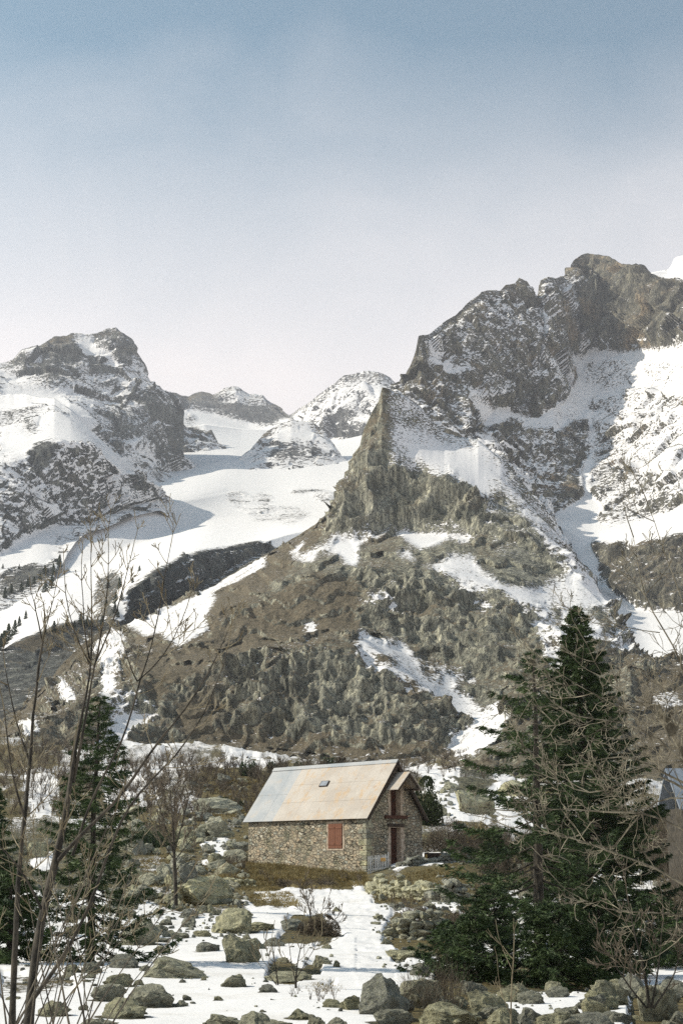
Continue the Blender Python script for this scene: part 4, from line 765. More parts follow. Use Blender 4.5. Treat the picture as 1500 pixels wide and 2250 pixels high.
BL = [
 (365,1943,50,54,'pale rounded boulder just left of the small bare tree trunk'),(412,1945,42,52,'upright grey boulder just right of the small bare tree trunk'),
 (450,1992,124,70,'large yellowish slab boulder leaning left below the cabin'),(517,2050,80,72,'tall boulder tilted to the right in the snow below the cabin'),
 (312,2077,76,76,'pointed boulder at the right edge of the left spruce'),(356,2070,30,22,'low rock tucked beside the pointed boulder'),
 (451,2094,52,34,'dark boulder in a melted hollow left of the blocky one'),(527,2116,78,66,'blocky square boulder standing in the open snow'),
 (560,2085,50,26,'dark low rock touching the blocky square boulder'),(388,2152,138,54,'wide yellow green lichened boulder in the lower snow'),
 (518,2170,52,40,'small pyramid shaped boulder alone in the snow'),(333,2214,104,62,'rough boulder at lower left with a snowy right side'),
 (268,2236,98,46,'dark rounded boulder at the lower left in front of the rough one'),(236,2200,78,42,'squat boulder left of the rough boulder at lower left'),
 (262,2167,58,32,'brownish rock above the squat boulder at lower left'),(277,2127,58,36,'black shaded rock below the left spruce'),
 (120,2234,64,44,'boulder behind the thin stems in the bottom left corner'),(393,2064,42,26,'small mossy rock between the pointed and dark boulders'),
 (417,2017,42,30,'small stone under the left end of the slab boulder'),(413,2037,36,26,'yellowish stone in the snow under the slab boulder'),
 (462,2006,26,22,'little upright stone under the slab boulder'),(495,2256,96,34,'flat boulder cut by the bottom edge left of centre'),
 (293,1982,48,40,'boulder beside the spruce at mid left'),(290,1940,58,44,'grey boulder above the one beside the spruce at mid left'),
 (273,2017,48,30,'low boulder in spruce shade at mid left'),(15,2028,64,54,'boulder at the left edge behind the bare trunk'),
 (83,1886,42,38,'boulder between the two bare trunks at the left'),(520,1898,54,42,'boulder at the left foot of the cabin wall'),
 (500,1925,50,36,'lower boulder below the left foot of the cabin wall'),(530,1868,40,36,'rock against the left end of the cabin'),
 (567,2046,58,26,'low rock with dead brush left of the dark bush'),(642,2046,56,28,'shrubby topped rock left of the dark bush'),
 (602,2081,52,22,'dark mossy mound flat in the snow'),(708,2128,44,30,'split rock in the centre of the snow'),(740,2126,18,20,'tiny upright stone beside the split rock'),
 (590,2182,42,24,'rock at the foot of the twin sapling'),(838,2230,110,98,'biggest boulder with a dark cleft at bottom centre'),
 (925,2218,96,74,'broken boulder right of the biggest cleft boulder'),(770,2219,42,38,'triangular rock left of the biggest cleft boulder'),
 (732,2214,40,24,'low rock left of the triangular rock'),(926,2144,44,38,'round boulder in the snow above the broken boulder'),
 (895,2105,88,42,'mossy yellow boulder below the lower dry stone wall'),(980,2258,124,78,'big grey boulder at the bottom edge right of centre'),
 (1070,2238,96,66,'rounded boulder left of the long snow strip'),(1105,2262,76,50,'cracked boulder at the bottom edge under the thin sapling'),
 (1173,2262,80,58,'dark boulder at the bottom edge below the snow strip'),(1270,2266,124,42,'long flat boulder under the snow strip at bottom right'),
 (1353,2264,58,34,'small block at the bottom edge right of the long flat boulder'),(1395,2198,70,58,'boulder at the right end of the long snow strip'),
 (1428,2246,70,90,'tall pyramid boulder in the bottom right corner'),(1466,2240,44,78,'narrow upright boulder right of the tall pyramid boulder'),
 (1482,2192,60,52,'boulder at the right edge above the narrow one'),(1003,2152,38,46,'pale boulder under the left side of the near spruce'),
 (1070,2150,44,46,'boulder half hidden under the near spruce'),(1163,2067,32,28,'stone left of the near spruce trunk'),(1095,2067,60,40,'boulder behind the near spruce branches'),
 (660,2240,54,28,'low mound of rock at the bottom edge near the centre'),(695,2262,44,44,'rock at the bottom edge left of the biggest boulder'),(740,2264,56,34,'flat rock at the bottom edge below the triangular rock'),(600,2262,70,24,'mossy flat rock at the bottom edge right of the flat boulder'),
 (560,2266,84,44,'broad mossy boulder cut by the bottom edge below the twin sapling'),(860,2268,90,44,'low wide rock at the bottom edge under the biggest boulder'),(1220,2266,70,44,'knobbly boulder at the bottom edge right of the dark one'),(1310,2268,80,50,'pale humped boulder at the bottom edge near the right corner'),(210,2268,90,40,'half buried rock at the bottom edge between the bare trunks and the rough boulder'),
 (1040,1790,92,96,'great pale lichened outcrop on the slope right of the cabin'),(1135,1752,86,52,'second pale outcrop behind the near spruce'),
 (470,1790,110,40,'long mossy rock bank on the slope left of the cabin'),(300,1840,70,44,'rock outcrop behind the low juniper'),(895,2038,40,34,'stone on the end of the lower dry stone wall'),
 (930,1970,52,44,'large stone set in the middle of the upper dry stone wall'),(1460,2110,90,60,'shaded boulder at the right edge beyond the snow'),(1320,2095,80,60,'shaded boulder behind the near spruce at right'),
 (40,1880,60,34,'mossy boulder at the left edge under the far spruce'),(200,1960,50,36,'boulder behind the left spruce'),(640,2160,100,40,'mossy mound behind the twin sapling'),
]
for i, (a, b2, c, d, lab) in enumerate(BL): boulder(a, b2, c, d, lab, i)
rr = random.Random(11)
ZONES = [((270,1790,540,1975), 84, 18, 54, 'small grey stone among the rubble left of the cabin'), ((230,1960,560,2100), 44, 16, 44, 'small lichened stone between the boulders at mid left'),
 ((820,1960,1080,2110), 42, 12, 28, 'loose stone beside the dry stone walls'), ((150,2120,480,2230), 16, 14, 30, 'small stone poking through the lower left snow'), ((560,2000,760,2230), 12, 10, 24, 'small stone in the central snow'),
 ((880,2170,1500,2262), 46, 30, 72, 'mid sized stone in the bottom right rubble'), ((1060,1900,1500,2160), 26, 18, 46, 'stone lying under the right hand trees'), ((0,1850,250,2200), 24, 18, 44, 'stone under the left hand trees'), ((420,1720,1000,1810), 22, 14, 40, 'pale rock on the slope behind the cabin')]
for (x0, y0, x1, y1), n, a, b2, lab in ZONES:
    for i in range(n):
        px, py = rr.uniform(x0, x1), rr.uniform(y0, y1)
        if 540 < px < 950 and 1700 < py < 1960: continue
        w_ = rr.uniform(a, b2) * rr.uniform(.7, 1.1); boulder(px, py, w_, w_ * rr.uniform(.55, .85), lab, rr.randrange(12), lab.replace('stone', 'stones').replace('rock', 'rocks'), name='rock', tilt=.4)['category'] = 'rock'

# snow melts back around the stones
gsn2 = gsn.copy()
for o in [x for x in bpy.data.objects if x.get('category') in ('boulder', 'rock')]:
    ox, oy = o.location[:2]; r = max(o.scale[0], o.scale[1]) * 1.25
    r0, c0 = gidx(ox, oy); i0, i1 = int(np.searchsorted(grows, oy - r * 2)), int(np.searchsorted(grows, oy + r * 2)) + 1; dc = int(r * 2 / oy * CP * F / 2.7) + 1; a0, a1 = max(0, int(c0) - dc), int(c0) + dc + 1
    if i1 <= i0 or a1 <= a0: continue
    sub = GPt[i0:i1, a0:a1]; d = np.hypot(sub[..., 0] - ox, sub[..., 1] - oy + r * .15) / r
    gsn2[i0:i1, a0:a1] -= np.clip(1.25 - d, 0, .6) * 1.1 * random.Random(int(ox * 97 + oy * 13)).choice([.2, .7, 1.0, 1.2])
at_ = ground_obj.data.color_attributes['mask']; at_.data.foreach_set('color', np.stack([gsn2, ggn, gs, np.ones_like(gs)], -1).astype(np.float32).ravel())
def stone_wall(pts, h, label, seed, sz=.3, thick=2):
    """dry stone wall: courses of rough stones along a line of ground points"""
    rg = np.random.default_rng(seed); P = np.array([ground_at(*q) for q in pts]); seg = np.cumsum([0] + [np.linalg.norm(P[i + 1] - P[i]) for i in range(len(P) - 1)]); Lw = seg[-1]
    src = [np.array([v.co[:] for v in m_.vertices]) for m_ in RMS]; V = []; Q = []; b = 0
    for t in range(thick):
        z = 0
        while z < h:
            s = rg.uniform(0, .15); ch = sz * rg.uniform(.5, .75)
            while s < Lw:
                w_ = sz * rg.uniform(.6, 1.35); c = np.array([np.interp(s, seg, P[:, i]) for i in range(3)]); hh = h * (0.75 + .25 * math.sin(s * 2 + seed)) * min(1, .4 + s, .4 + Lw - s)
                if z < hh:
                    k = rg.integers(len(src)); a = rg.uniform(-.6, .6); X = src[k] * np.array([w_ * .56, sz * .6, ch * .62]) * rg.uniform(.85, 1.15, 3)
                    X = X @ np.array([[math.cos(a), math.sin(a), 0], [-math.sin(a), math.cos(a), 0], [0, 0, 1]]); X = X + c + np.array([0, t * sz * .9 + rg.uniform(-.07, .07) + z * .15, z + rg.uniform(-.04, .04)])
                    V.append(X); Q.append(RMQ[k] + b); b += len(X)
                s += w_ * .95
            z += ch
    me = npmesh('dry_stone_wall', np.concatenate(V), np.concatenate(Q)); o = link('dry_stone_wall', me, M['rock']); tag(o, label, 'stone wall'); return o
RMS = [rock_mesh(500 + i, 2) for i in range(8)]; RMQ = [np.array([p.vertices[:] for p in m_.polygons]) for m_ in RMS]
stone_wall([(808,1962),(860,1972),(950,1978)], .75, 'tumbled dry stone wall below the picket gate', 3)
stone_wall([(945,1984),(1030,1982)], 1.25, 'tall end of dry stone wall with pale stones right of the gate', 4, .34)
stone_wall([(858,1909),(905,1903),(975,1896),(1060,1892)], .42, 'low upper line of stones edging the cabin yard', 5, .28)
stone_wall([(850,2060),(930,2068),(1010,2064)], .62, 'lower dry stone wall beside the snowy path', 6, .28)
stone_wall([(485,1945),(520,1950),(560,1948)], .5, 'short bank of stones at the left end of the cabin', 8, .3)

rg = np.random.default_rng(88); V = []; Q = []; b_ = 0; G0 = rock_mesh(600, 2); g0 = np.array([v.co[:] for v in G0.vertices]); q0 = np.array([p.vertices[:] for p in G0.polygons])
for (x0, y0, x1, y1), n in [((230,1790,545,2070), 800), ((820,1895,1500,2130), 900), ((870,2150,1500,2262), 130), ((420,1715,1000,1800), 420), ((0,1850,250,2180), 350), ((150,2130,760,2230), 20), ((545,1960,760,2160), 20)]:
    for i in range(n):
        px, py = rg.uniform(x0, x1), rg.uniform(y0, y1)
        if 540 < px < 950 and 1700 < py < 1950: continue
        x, y, z = ground_at(px, py); s_ = rg.uniform(3, 10) ** 1.0 * y / F * rg.uniform(.5, 1) * (1.6 if rg.random() < .12 else 1) / 1.6; a = rg.uniform(0, 6.28); X = g0 * rg.uniform(.6, 1.3, 3) * s_
        V.append(X @ np.array([[math.cos(a), math.sin(a), 0], [-math.sin(a), math.cos(a), 0], [0, 0, 1]]) + np.array([x, y, z + s_ * .25])); Q.append(q0 + b_); b_ += len(g0)
tag(link('rubble', npmesh('rubble', np.concatenate(V), np.concatenate(Q)), M['rock']), 'fine stone rubble strewn between the boulders', 'rubble', kind='stuff')
# ------------------------------------------------------------------ vegetation
def spruce(name, label, px, py_base, D, h, r, seed, z0=.12, nb=130, tr=.09, mat='needle', dens=1.0, droop=.25, group='spruces', leaf=.085, gap=None, loc=None):
    rg = np.random.default_rng(seed)
    if loc is None: P0 = unproj(px, py_base, D); x, y = float(P0[0]), float(D); loc = (x, y, gz(x, y) - .05)
    root = empty(name, loc); tag(root, label, 'spruce', group)
    zz = np.linspace(0, h, 14); wob = np.cumsum(rg.normal(0, .012, (14, 2)), 0); tp = np.stack([wob[:, 0], wob[:, 1], zz], 1)
    paths = [(tp, tr * (1 - zz / h) ** .8 + .008)]; Qc = []; Qd = []; Qs = []
    for i in range(nb):
        f_ = z0 + (1 - z0) * ((i + rg.uniform(0, 1)) / nb) ** .9
        if gap and gap[0] < f_ < gap[1] and rg.random() < gap[2]: continue
        z = f_ * h; Lb = (r * (1 - f_) ** .75 * rg.uniform(.55, 1.12) + .08); a = i * 2.399 + rg.uniform(-.4, .4)
        n = 9; t = np.linspace(0, 1, n); el = .35 * f_ - .12 + rg.uniform(-.1, .1)
        rad = Lb * t; zc = z + Lb * (el * t - droop * np.sin(t * 2.2) * (1 - f_) + droop * .7 * t ** 3 * (1 - f_) * 1.2)
        b0 = np.array([np.interp(z, zz, tp[:, 0]), np.interp(z, zz, tp[:, 1])]); bend = rg.uniform(-.25, .25)
        bp = np.stack([b0[0] + np.cos(a + bend * t) * rad, b0[1] + np.sin(a + bend * t) * rad, zc], 1)
        paths.append((bp, np.linspace(max(.006, tr * .28 * (1 - f_)), .003, n)))
        nt_ = max(5, int(Lb * 26 * dens)); tt = rg.uniform(.12, 1, nt_) ** .8; base_ = np.stack([np.interp(tt, t, bp[:, k]) for k in range(3)], 1)
        side = np.where(rg.random(nt_) < .5, -1, 1); aa = a + side * rg.uniform(.5, 1.15, nt_); tl = (Lb * .34 * (1 - tt) + .10) * rg.uniform(.6, 1.2, nt_)
        td = np.stack([np.cos(aa), np.sin(aa), rg.uniform(-.45, .12, nt_)], 1)
        m_ = 10
        s = rg.uniform(0, 1, (nt_, m_)); c = base_[:, None] + td[:, None] * (tl[:, None] * s)[..., None] + rg.normal(0, .014, (nt_, m_, 3))
        d = td[:, None] + rg.normal(0, .45, (nt_, m_, 3)); Qc.append(c.reshape(-1, 3)); Qd.append(d.reshape(-1, 3)); Qs.append(np.full(nt_ * m_, leaf * .82) * rg.uniform(.6, 1.2, nt_ * m_))
    V, Q = tubes(paths, 5); t_ = link('trunk', npmesh('trunk', V, Q, True), M['darkbark'], root)
    c = np.concatenate(Qc); d = np.concatenate(Qd); s = np.concatenate(Qs); d /= np.linalg.norm(d, axis=1, keepdims=True)
    u = np.cross(d, rg.normal(size=d.shape)); u /= np.linalg.norm(u, axis=1, keepdims=True)
    a_ = s[:, None]; V = np.stack([c - d * a_, c + u * a_ * .17, c + d * a_, c - u * a_ * .17], 1).reshape(-1, 3)
    link('crown', npmesh('crown', V, np.arange(len(V)).reshape(-1, 4)), M[mat], root); return root
spruce('spruce', 'tallest dark spruce standing behind the pale bare branches at right', 1293, 1990, 44, 9.6, 3.0, 1, nb=330, tr=.16, dens=1.15, droop=.2, leaf=.12, z0=.05)
spruce('spruce', 'nearer spruce with sparse drooping boughs and a bare stretch of trunk', 1187, 2180, 23, 5.2, 2.2, 2, nb=72, tr=.10, dens=1.35, droop=.28, leaf=.07, z0=.03, gap=(.13, .27, .85), mat='needle')
spruce('spruce', 'dark spruce behind the bare trunks at left', 196, 2110, 25, 4.5, 1.4, 3, nb=125, tr=.07, dens=1.3, leaf=.07, z0=.03, mat='needle')
spruce('spruce', 'spruce cut by the left edge of the picture', -25, 1990, 34, 3.4, 1.1, 4, nb=110, tr=.06, dens=1.3, leaf=.08, z0=.05)
spruce('spruce', 'small dark spruce low at the left edge', 20, 2120, 24, 1.5, 1.0, 5, nb=80, tr=.05, dens=1.6, leaf=.07, z0=.03)
spruce('spruce', 'low young spruce right of the near spruce trunk', 1330, 2180, 24, 1.5, 1.3, 7, nb=90, tr=.05, dens=1.5, leaf=.07, z0=.03)
spruce('spruce', 'bushy young spruce left of the near spruce trunk', 1060, 2185, 23, 1.0, .95, 8, nb=70, tr=.04, dens=1.5, leaf=.06, z0=.03)
spruce('spruce', 'young spruce beside the tall end of the dry stone wall', 1090, 2020, 34, 1.3, 1.2, 9, nb=80, tr=.04, dens=1.3, leaf=.08, z0=.03)
spruce('spruce', 'small green spruce on the slope above the brown bushes', 1085, 1850, 66, 2.0, 1.1, 10, nb=70, tr=.04, leaf=.12, z0=.03)

spruce('spruce', 'low dark spruce boughs directly beneath the near spruce', 1225, 2188, 22.4, 1.25, 1.5, 11, nb=90, tr=.04, dens=1.5, leaf=.06, z0=.03)
spruce('spruce', 'small bushy spruce farthest left in the near spruce group', 1000, 2172, 24, .9, .95, 12, nb=60, tr=.03, dens=1.5, leaf=.06, z0=.03)
spruce('spruce', 'low spruce filling the gap at the right of the spruce group', 1420, 2130, 27, 1.3, 1.3, 13, nb=70, tr=.04, dens=1.3, leaf=.07, z0=.03)
def leafbush(name, label, px, py, w_, h_, n, leaf, mat, seed, cat='bush', asp=.3):
    x, y, z = ground_at(px, py); rg = np.random.default_rng(seed); sx = w_ * y / F / 2; sz = h_ * y / F
    cl = rg.normal(0, .42, (26, 3)); cl[:, 2] = np.abs(cl[:, 2]) * 1.0; c = cl[rg.integers(0, 26, n)] + rg.normal(0, .17, (n, 3)); c[:, 2] = np.abs(c[:, 2])
    rad = np.linalg.norm(c * np.array([1, 1, .9]), axis=1); c *= np.where(rad > 1, 1 / rad, 1)[:, None]
    c = c * np.array([sx, sx * .7, sz]); d = c / sx + rg.normal(0, .6, (n, 3)) + np.array([0, 0, .5]); d /= np.linalg.norm(d, axis=1, keepdims=True); u = np.cross(d, rg.normal(size=(n, 3))); u /= np.linalg.norm(u, axis=1, keepdims=True)
    a_ = leaf * rg.uniform(.6, 1.3, n)[:, None]; V = np.stack([c - d * a_, c + u * a_ * asp, c + d * a_, c - u * a_ * asp], 1).reshape(-1, 3)
    root = empty(name, (x, y + sx * .5, z - .03)); tag(root, label, cat)
    link('foliage', npmesh('foliage', V, np.arange(len(V)).reshape(-1, 4)), M[mat], root)
    st = [(np.array([[0, 0, -.1], c[i] * .5 + rg.normal(0, .05, 3), c[i]]), np.array([.02, .012, .005])) for i in rg.integers(0, n, 22)]
    V, Q = tubes(st, 3); link('stems', npmesh('stems', V, Q), M['darkbark'], root); return root
leafbush('juniper_bush', 'low dark green juniper spread over the bank at mid left', 320, 1868, 170, 62, 9000, .07, 'needle', 21)
leafbush('juniper_bush', 'small dark green juniper on the slope above the cabin left end', 500, 1778, 70, 26, 2500, .09, 'needle', 22)
leafbush('evergreen_bush', 'tall pale leaved evergreen bush against the right rear of the cabin', 940, 1815, 66, 96, 5200, .11, 'needle2', 23, asp=.45)
leafbush('brown_bush', 'rounded brown bush right of the cabin bench', 985, 1872, 110, 66, 7000, .07, 'brush', 24, asp=.2)
leafbush('brown_bush', 'ochre brown bush between the cabin bench and young spruce', 1045, 1868, 90, 55, 6000, .07, 'grass', 25, asp=.2)
leafbush('dark_bush', 'dark tangled bush beside the snowy path below the cabin', 700, 2058, 96, 44, 6500, .035, 'brush', 26, asp=.18)
leafbush('dark_bush', 'low dark dead bush at the foot of the long cabin wall', 705, 1950, 76, 26, 3000, .05, 'brush', 27, asp=.15)
leafbush('dark_bush', 'low dead bush left of centre under the long cabin wall', 625, 1952, 60, 18, 2000, .05, 'brush', 28, asp=.15)
for i, (a, b2, s_) in enumerate([(545,1706,40),(600,1700,30),(720,1692,46),(745,1690,36),(655,1700,26)]):
    leafbush('slope_bush', ['dark evergreen bush on the slope left above the cabin roof','little dark bush above the grey roof end','dark bush just above the cabin ridge','second dark bush just above the cabin ridge','tiny bush above the middle of the grey roof end'][i], a, b2, s_, s_ * .9, 900, .2, 'needle' if i != 3 else 'brush', 40 + i)

def grow(out, p, d, L_, r, depth, rg, up=.18, wig=.16, dens=1.0, rmin=.0028, tipk=.35, ang=(.5, 1.0)):
    n = max(4, int(5 + L_ * 2)); pts = [p]; rad = [r]; dd = d / np.linalg.norm(d)
    for i in range(n):
        dd = dd + rg.normal(0, wig, 3) * .6 + np.array([0, 0, up]) * .5; dd /= np.linalg.norm(dd)
        p = p + dd * L_ / n; pts.append(p); rad.append(max(rmin, r * (1 - (1 - tipk) * (i + 1) / n)))
        if depth > 0 and i >= 1 and rg.random() < dens:
            for s in range(1 if rg.random() < .6 else 2):
                ax = rg.normal(size=3); ax -= ax @ dd * dd; ax /= np.linalg.norm(ax); th = rg.uniform(*ang)
                grow(out, p, dd * math.cos(th) + ax * math.sin(th), L_ * rg.uniform(.35, .7) * (1 - .35 * i / n), max(rmin, rad[-1] * rg.uniform(.45, .7)), depth - 1, rg, up, wig, dens, rmin, tipk, ang)
    out.append((np.array(pts), np.array(rad)))
def bare(name, label, limbs, seed, rk_=.62, mats=('bark', 'twig'), cat='bare tree', depth=2, group=None, base=None, trunk_only=1, **kw):
    """limbs: list of (points [(px,py,D)...], r0, r1, side shoot spacing, shoot length, where shoots begin 0..1)"""
    rg = np.random.default_rng(seed); b0 = np.array(base if base is not None else unproj(*limbs[0][0][0]))
    root = empty(name, b0); tag(root, label, cat, group)
    for li, (pts, r0, r1, sp, sl_, t0) in enumerate(limbs):
        W = []; P = np.array([unproj(*q) for q in pts]) - b0; seg = np.cumsum([0] + [np.linalg.norm(P[i + 1] - P[i]) for i in range(len(P) - 1)]); Lw = seg[-1]
        n = max(6, int(Lw / .12)); s = np.linspace(0, Lw, n); X = np.stack([np.interp(s, seg, P[:, k]) for k in range(3)], 1)
        for _ in range(3): X[1:-1] = (X[:-2] + X[1:-1] * 2 + X[2:]) / 4
        X += np.cumsum(rg.normal(0, .004, X.shape), 0) * np.linspace(0, 1, n)[:, None]; rad = rk_ * (r0 + (r1 - r0) * (s / Lw) ** .8); rad *= 1 + .07 * rg.normal(size=n)
        q = t0 * Lw + rg.uniform(0, sp)
        while q < Lw and sp:
            i = min(n - 2, int(q / Lw * n)); dd = X[i + 1] - X[i]; dd /= np.linalg.norm(dd)
            for sgn in ((1, -1) if rg.random() < .45 else (1,)):
                ax = rg.normal(size=3); ax[1] *= .7; ax -= ax @ dd * dd; ax /= np.linalg.norm(ax); ax *= sgn; th = rg.uniform(.6, 1.15); f_ = 1 - .5 * (q / Lw)
                grow(W, X[i], dd * math.cos(th) + ax * math.sin(th), sl_ * f_ * rg.uniform(.5, 1.2), max(.004, rad[i] * rg.uniform(.3, .5)), depth, rg, **kw)
            q += sp * rg.uniform(.6, 1.4)
        grow(W, X[-1], X[-1] - X[-3], sl_ * .7, r1, depth, rg, **kw)
        V, Q = tubes([(X, rad)], 7); t_ = link('trunk' if li == 0 else 'limb', npmesh('limb', V, Q, True), M[mats[0]], root)
        V, Q = tubes(W, 3); link('twigs', npmesh('twigs', V, Q), M[mats[1]], t_)
    return root
G1 = 'bare trees in the foreground'
kw = dict(up=.22, wig=.11, dens=.45, ang=(.45, .9))
bare('bare_tree', 'slim bare tree nearest the left edge with one dark trunk', [
 ([(27,2275,11.5),(33,2090,11.6),(40,1943,11.7),(55,1797,11.8),(68,1687,11.9),(72,1600,12),(80,1500,12),(93,1410,12.1)], .042, .014, .34, .5, .35),
 ([(93,1410,12.1),(88,1375,12.1),(75,1335,12.1),(66,1300,12.1)], .012, .004, .2, .25, .2), ([(93,1410,12.1),(105,1370,12),(118,1320,12),(124,1290,12)], .010, .004, .2, .25, .2),
 ([(55,1797,11.8),(30,1720,11.6),(18,1620,11.6),(10,1560,11.6)], .018, .006, .25, .35, .2), ([(68,1680,11.9),(45,1620,12),(28,1560,12),(12,1470,12)], .014, .005, .25, .3, .2)], 61, .68, ('darkbark', 'twig'), group=G1, **kw)
bare('bare_tree', 'forked bare tree with twin stems rising past the left spruce', [
 ([(62,2275,10.8),(75,2127,10.9),(92,2017,11),(121,1907,11.1),(147,1797,11.2),(161,1687,11.3)], .064, .030, .6, .4, .6),
 ([(147,1797,11.2),(153,1733,11.2),(167,1633,11.3),(187,1533,11.3),(200,1463,11.4),(200,1400,11.4),(198,1300,11.4),(197,1210,11.4)], .026, .004, .2, .45, .45),
 ([(161,1720,11.3),(167,1690,11.3),(182,1620,11.2),(200,1517,11.2),(208,1460,11.1),(225,1390,11),(240,1290,11),(240,1215,11)], .022, .004, .2, .45, .4),
 ([(200,1463,11.4),(185,1400,11.4),(182,1300,11.4),(180,1235,11.4)], .011, .004, .18, .3, .1), ([(208,1460,11.1),(240,1400,11),(262,1320,11),(285,1210,11)], .012, .004, .18, .35, .1), ([(200,1463,11.4),(160,1400,11.3),(145,1330,11.3),(144,1260,11.3)], .010, .004, .18, .3, .1),
 ([(95,2005,11),(60,1920,10.9),(20,1880,10.8),(-20,1840,10.8)], .018, .006, .25, .4, .2),
 ([(121,1900,11.1),(160,1850,11.0),(253,1767,10.9),(290,1720,10.8),(330,1650,10.8),(400,1567,10.7),(457,1493,10.7),(500,1387,10.6)], .026, .004, .3, .4, .45),
 ([(70,2200,10.8),(130,2120,10.6),(200,1990,10.5),(253,1830,10.4),(290,1747,10.4),(367,1683,10.4),(443,1593,10.3),(480,1510,10.3),(505,1420,10.3)], .026, .004, .3, .4, .5),
 ([(160,1880,11),(203,1747,11),(253,1667,11),(297,1567,10.9),(302,1497,10.9),(330,1450,10.9),(347,1390,10.9),(363,1300,10.9),(376,1205,10.9)], .017, .004, .2, .42, .5),
 ([(302,1497,10.9),(283,1460,10.9),(277,1420,10.9)], .009, .004, .2, .3, .2), ([(302,1497,10.9),(345,1470,10.9),(390,1400,10.9),(412,1330,10.9)], .009, .004, .2, .35, .2)], 62, .68, ('darkbark', 'twig'), group=G1, **kw)
rr = random.Random(77); limbs = []
for i in range(26):
    x0 = rr.uniform(0, 230); dx = rr.uniform(-120, 260); top = rr.uniform(1750, 2080); d = rr.uniform(9.5, 11.5)
    limbs.append(([(x0, 2285, d), (x0 + dx * .25, 2180, d), (x0 + dx * .6, (2200 + top) / 2, d), (x0 + dx, top, d)], rr.uniform(.006, .014), .003, .35, .28, .35))
bare('shrub', 'thicket of thin bare stems fanning up in the bottom left corner', limbs, 63, .68, ('bark', 'twig'), 'shrub', depth=1, **kw)
kw2 = dict(rmin=.0021, up=.14, wig=.24, dens=.62, ang=(.5, 1.1))
bare('bare_tree', 'gnarled bare tree whose pale branches reach in from the right edge', [
 ([(1640,2290,9.5),(1600,2100,9.5),(1570,1900,9.5),(1545,1740,9.5),(1500,1650,9.5),(1480,1620,9.4)], .13, .05, 0, .3, .9),
 ([(1530,1700,9.4),(1470,1650,9.3),(1420,1600,9.2),(1380,1590,9.1),(1330,1583,9.0),(1290,1590,8.9),(1262,1578,8.9)], .028, .007, .14, .36, .15),
 ([(1262,1578,8.9),(1210,1605,8.8),(1172,1595,8.8),(1145,1578,8.8)], .008, .004, .13, .3, .1),
 ([(1480,1640,9.3),(1440,1590,9.3),(1470,1540,9.3),(1480,1520,9.3)], .020, .008, .2, .4, .1),
 ([(1545,1740,9.5),(1450,1700,9.4),(1400,1660,9.3),(1360,1650,9.2),(1310,1680,9.1),(1250,1681,9)], .026, .006, .13, .36, .15),
 ([(1540,1760,9.5),(1440,1690,9.3),(1390,1700,9.2),(1340,1730,9.1),(1290,1760,9),(1240,1740,9),(1180,1690,9),(1150,1650,9)], .024, .005, .13, .4, .2),
 ([(1560,1860,9.5),(1450,1790,9.3),(1380,1780,9.2),(1300,1790,9.1),(1230,1760,9),(1180,1800,9),(1130,1780,9)], .026, .005, .13, .4, .15),
 ([(1570,1980,9.5),(1500,1950,9.4),(1440,1900,9.3),(1350,1880,9.2),(1270,1840,9.1),(1200,1830,9),(1115,1820,9)], .026, .005, .14, .36, .2),
 ([(1575,2020,9.5),(1480,2010,9.4),(1400,2000,9.3),(1330,2010,9.2),(1290,1990,9.1),(1250,1960,9.1)], .016, .004, .16, .36, .2),
 ([(1545,1720,9.5),(1500,1460,9.5),(1470,1400,9.4),(1440,1370,9.4),(1410,1330,9.4),(1395,1240,9.4),(1385,1180,9.4)], .034, .005, .26, .5, .2),
 ([(1580,1560,9.5),(1520,1370,9.5),(1480,1270,9.5),(1450,1190,9.5),(1425,1110,9.5)], .022, .005, .28, .5, .2),
 ([(1448,1390,9.4),(1380,1385,9.3),(1310,1360,9.2),(1265,1345,9.1)], .010, .004, .3, .3, .2),
 ([(1545,1720,9.5),(1380,1560,9.2),(1300,1520,9.1),(1240,1500,9),(1200,1440,9),(1165,1430,9)], .018, .004, .13, .45, .15),
 ([(1545,1740,9.5),(1460,1560,9.4),(1360,1530,9.3),(1300,1480,9.2),(1290,1420,9.2)], .018, .004, .16, .42, .2),
 ([(1545,1760,9.5),(1440,1740,9.3),(1400,1800,9.2),(1360,1850,9.2),(1330,1900,9.2)], .018, .004, .14, .4, .2)], 64, .37, ('palebark', 'palebark'), group=G1, depth=2, **kw2)
bare('bare_tree', 'small bare tree with a fan of fine branches standing left of the cabin', [
 ([(387,1990,46),(386,1930,46),(384,1880,46),(383,1850,46)], .10, .075, 0, .8, .9),
 ([(383,1880,46),(365,1820,46),(348,1770,46),(335,1720,46)], .04, .012, .22, .9, .1), ([(384,1880,46),(380,1800,46),(376,1740,46),(374,1700,46)], .045, .012, .2, .9, .1),
 ([(384,1870,46),(400,1810,46),(412,1760,46),(425,1720,46)], .04, .012, .22, .9, .1), ([(384,1890,46),(350,1840,46),(320,1790,46)], .03, .010, .22, .8, .1), ([(385,1890,46),(425,1840,46),(450,1790,46)], .03, .010, .22, .8, .1)],
 65, .68, ('darkbark', 'brush'), depth=2, group=G1, up=.3, wig=.10, dens=.7, rmin=.008, ang=(.25, .6))
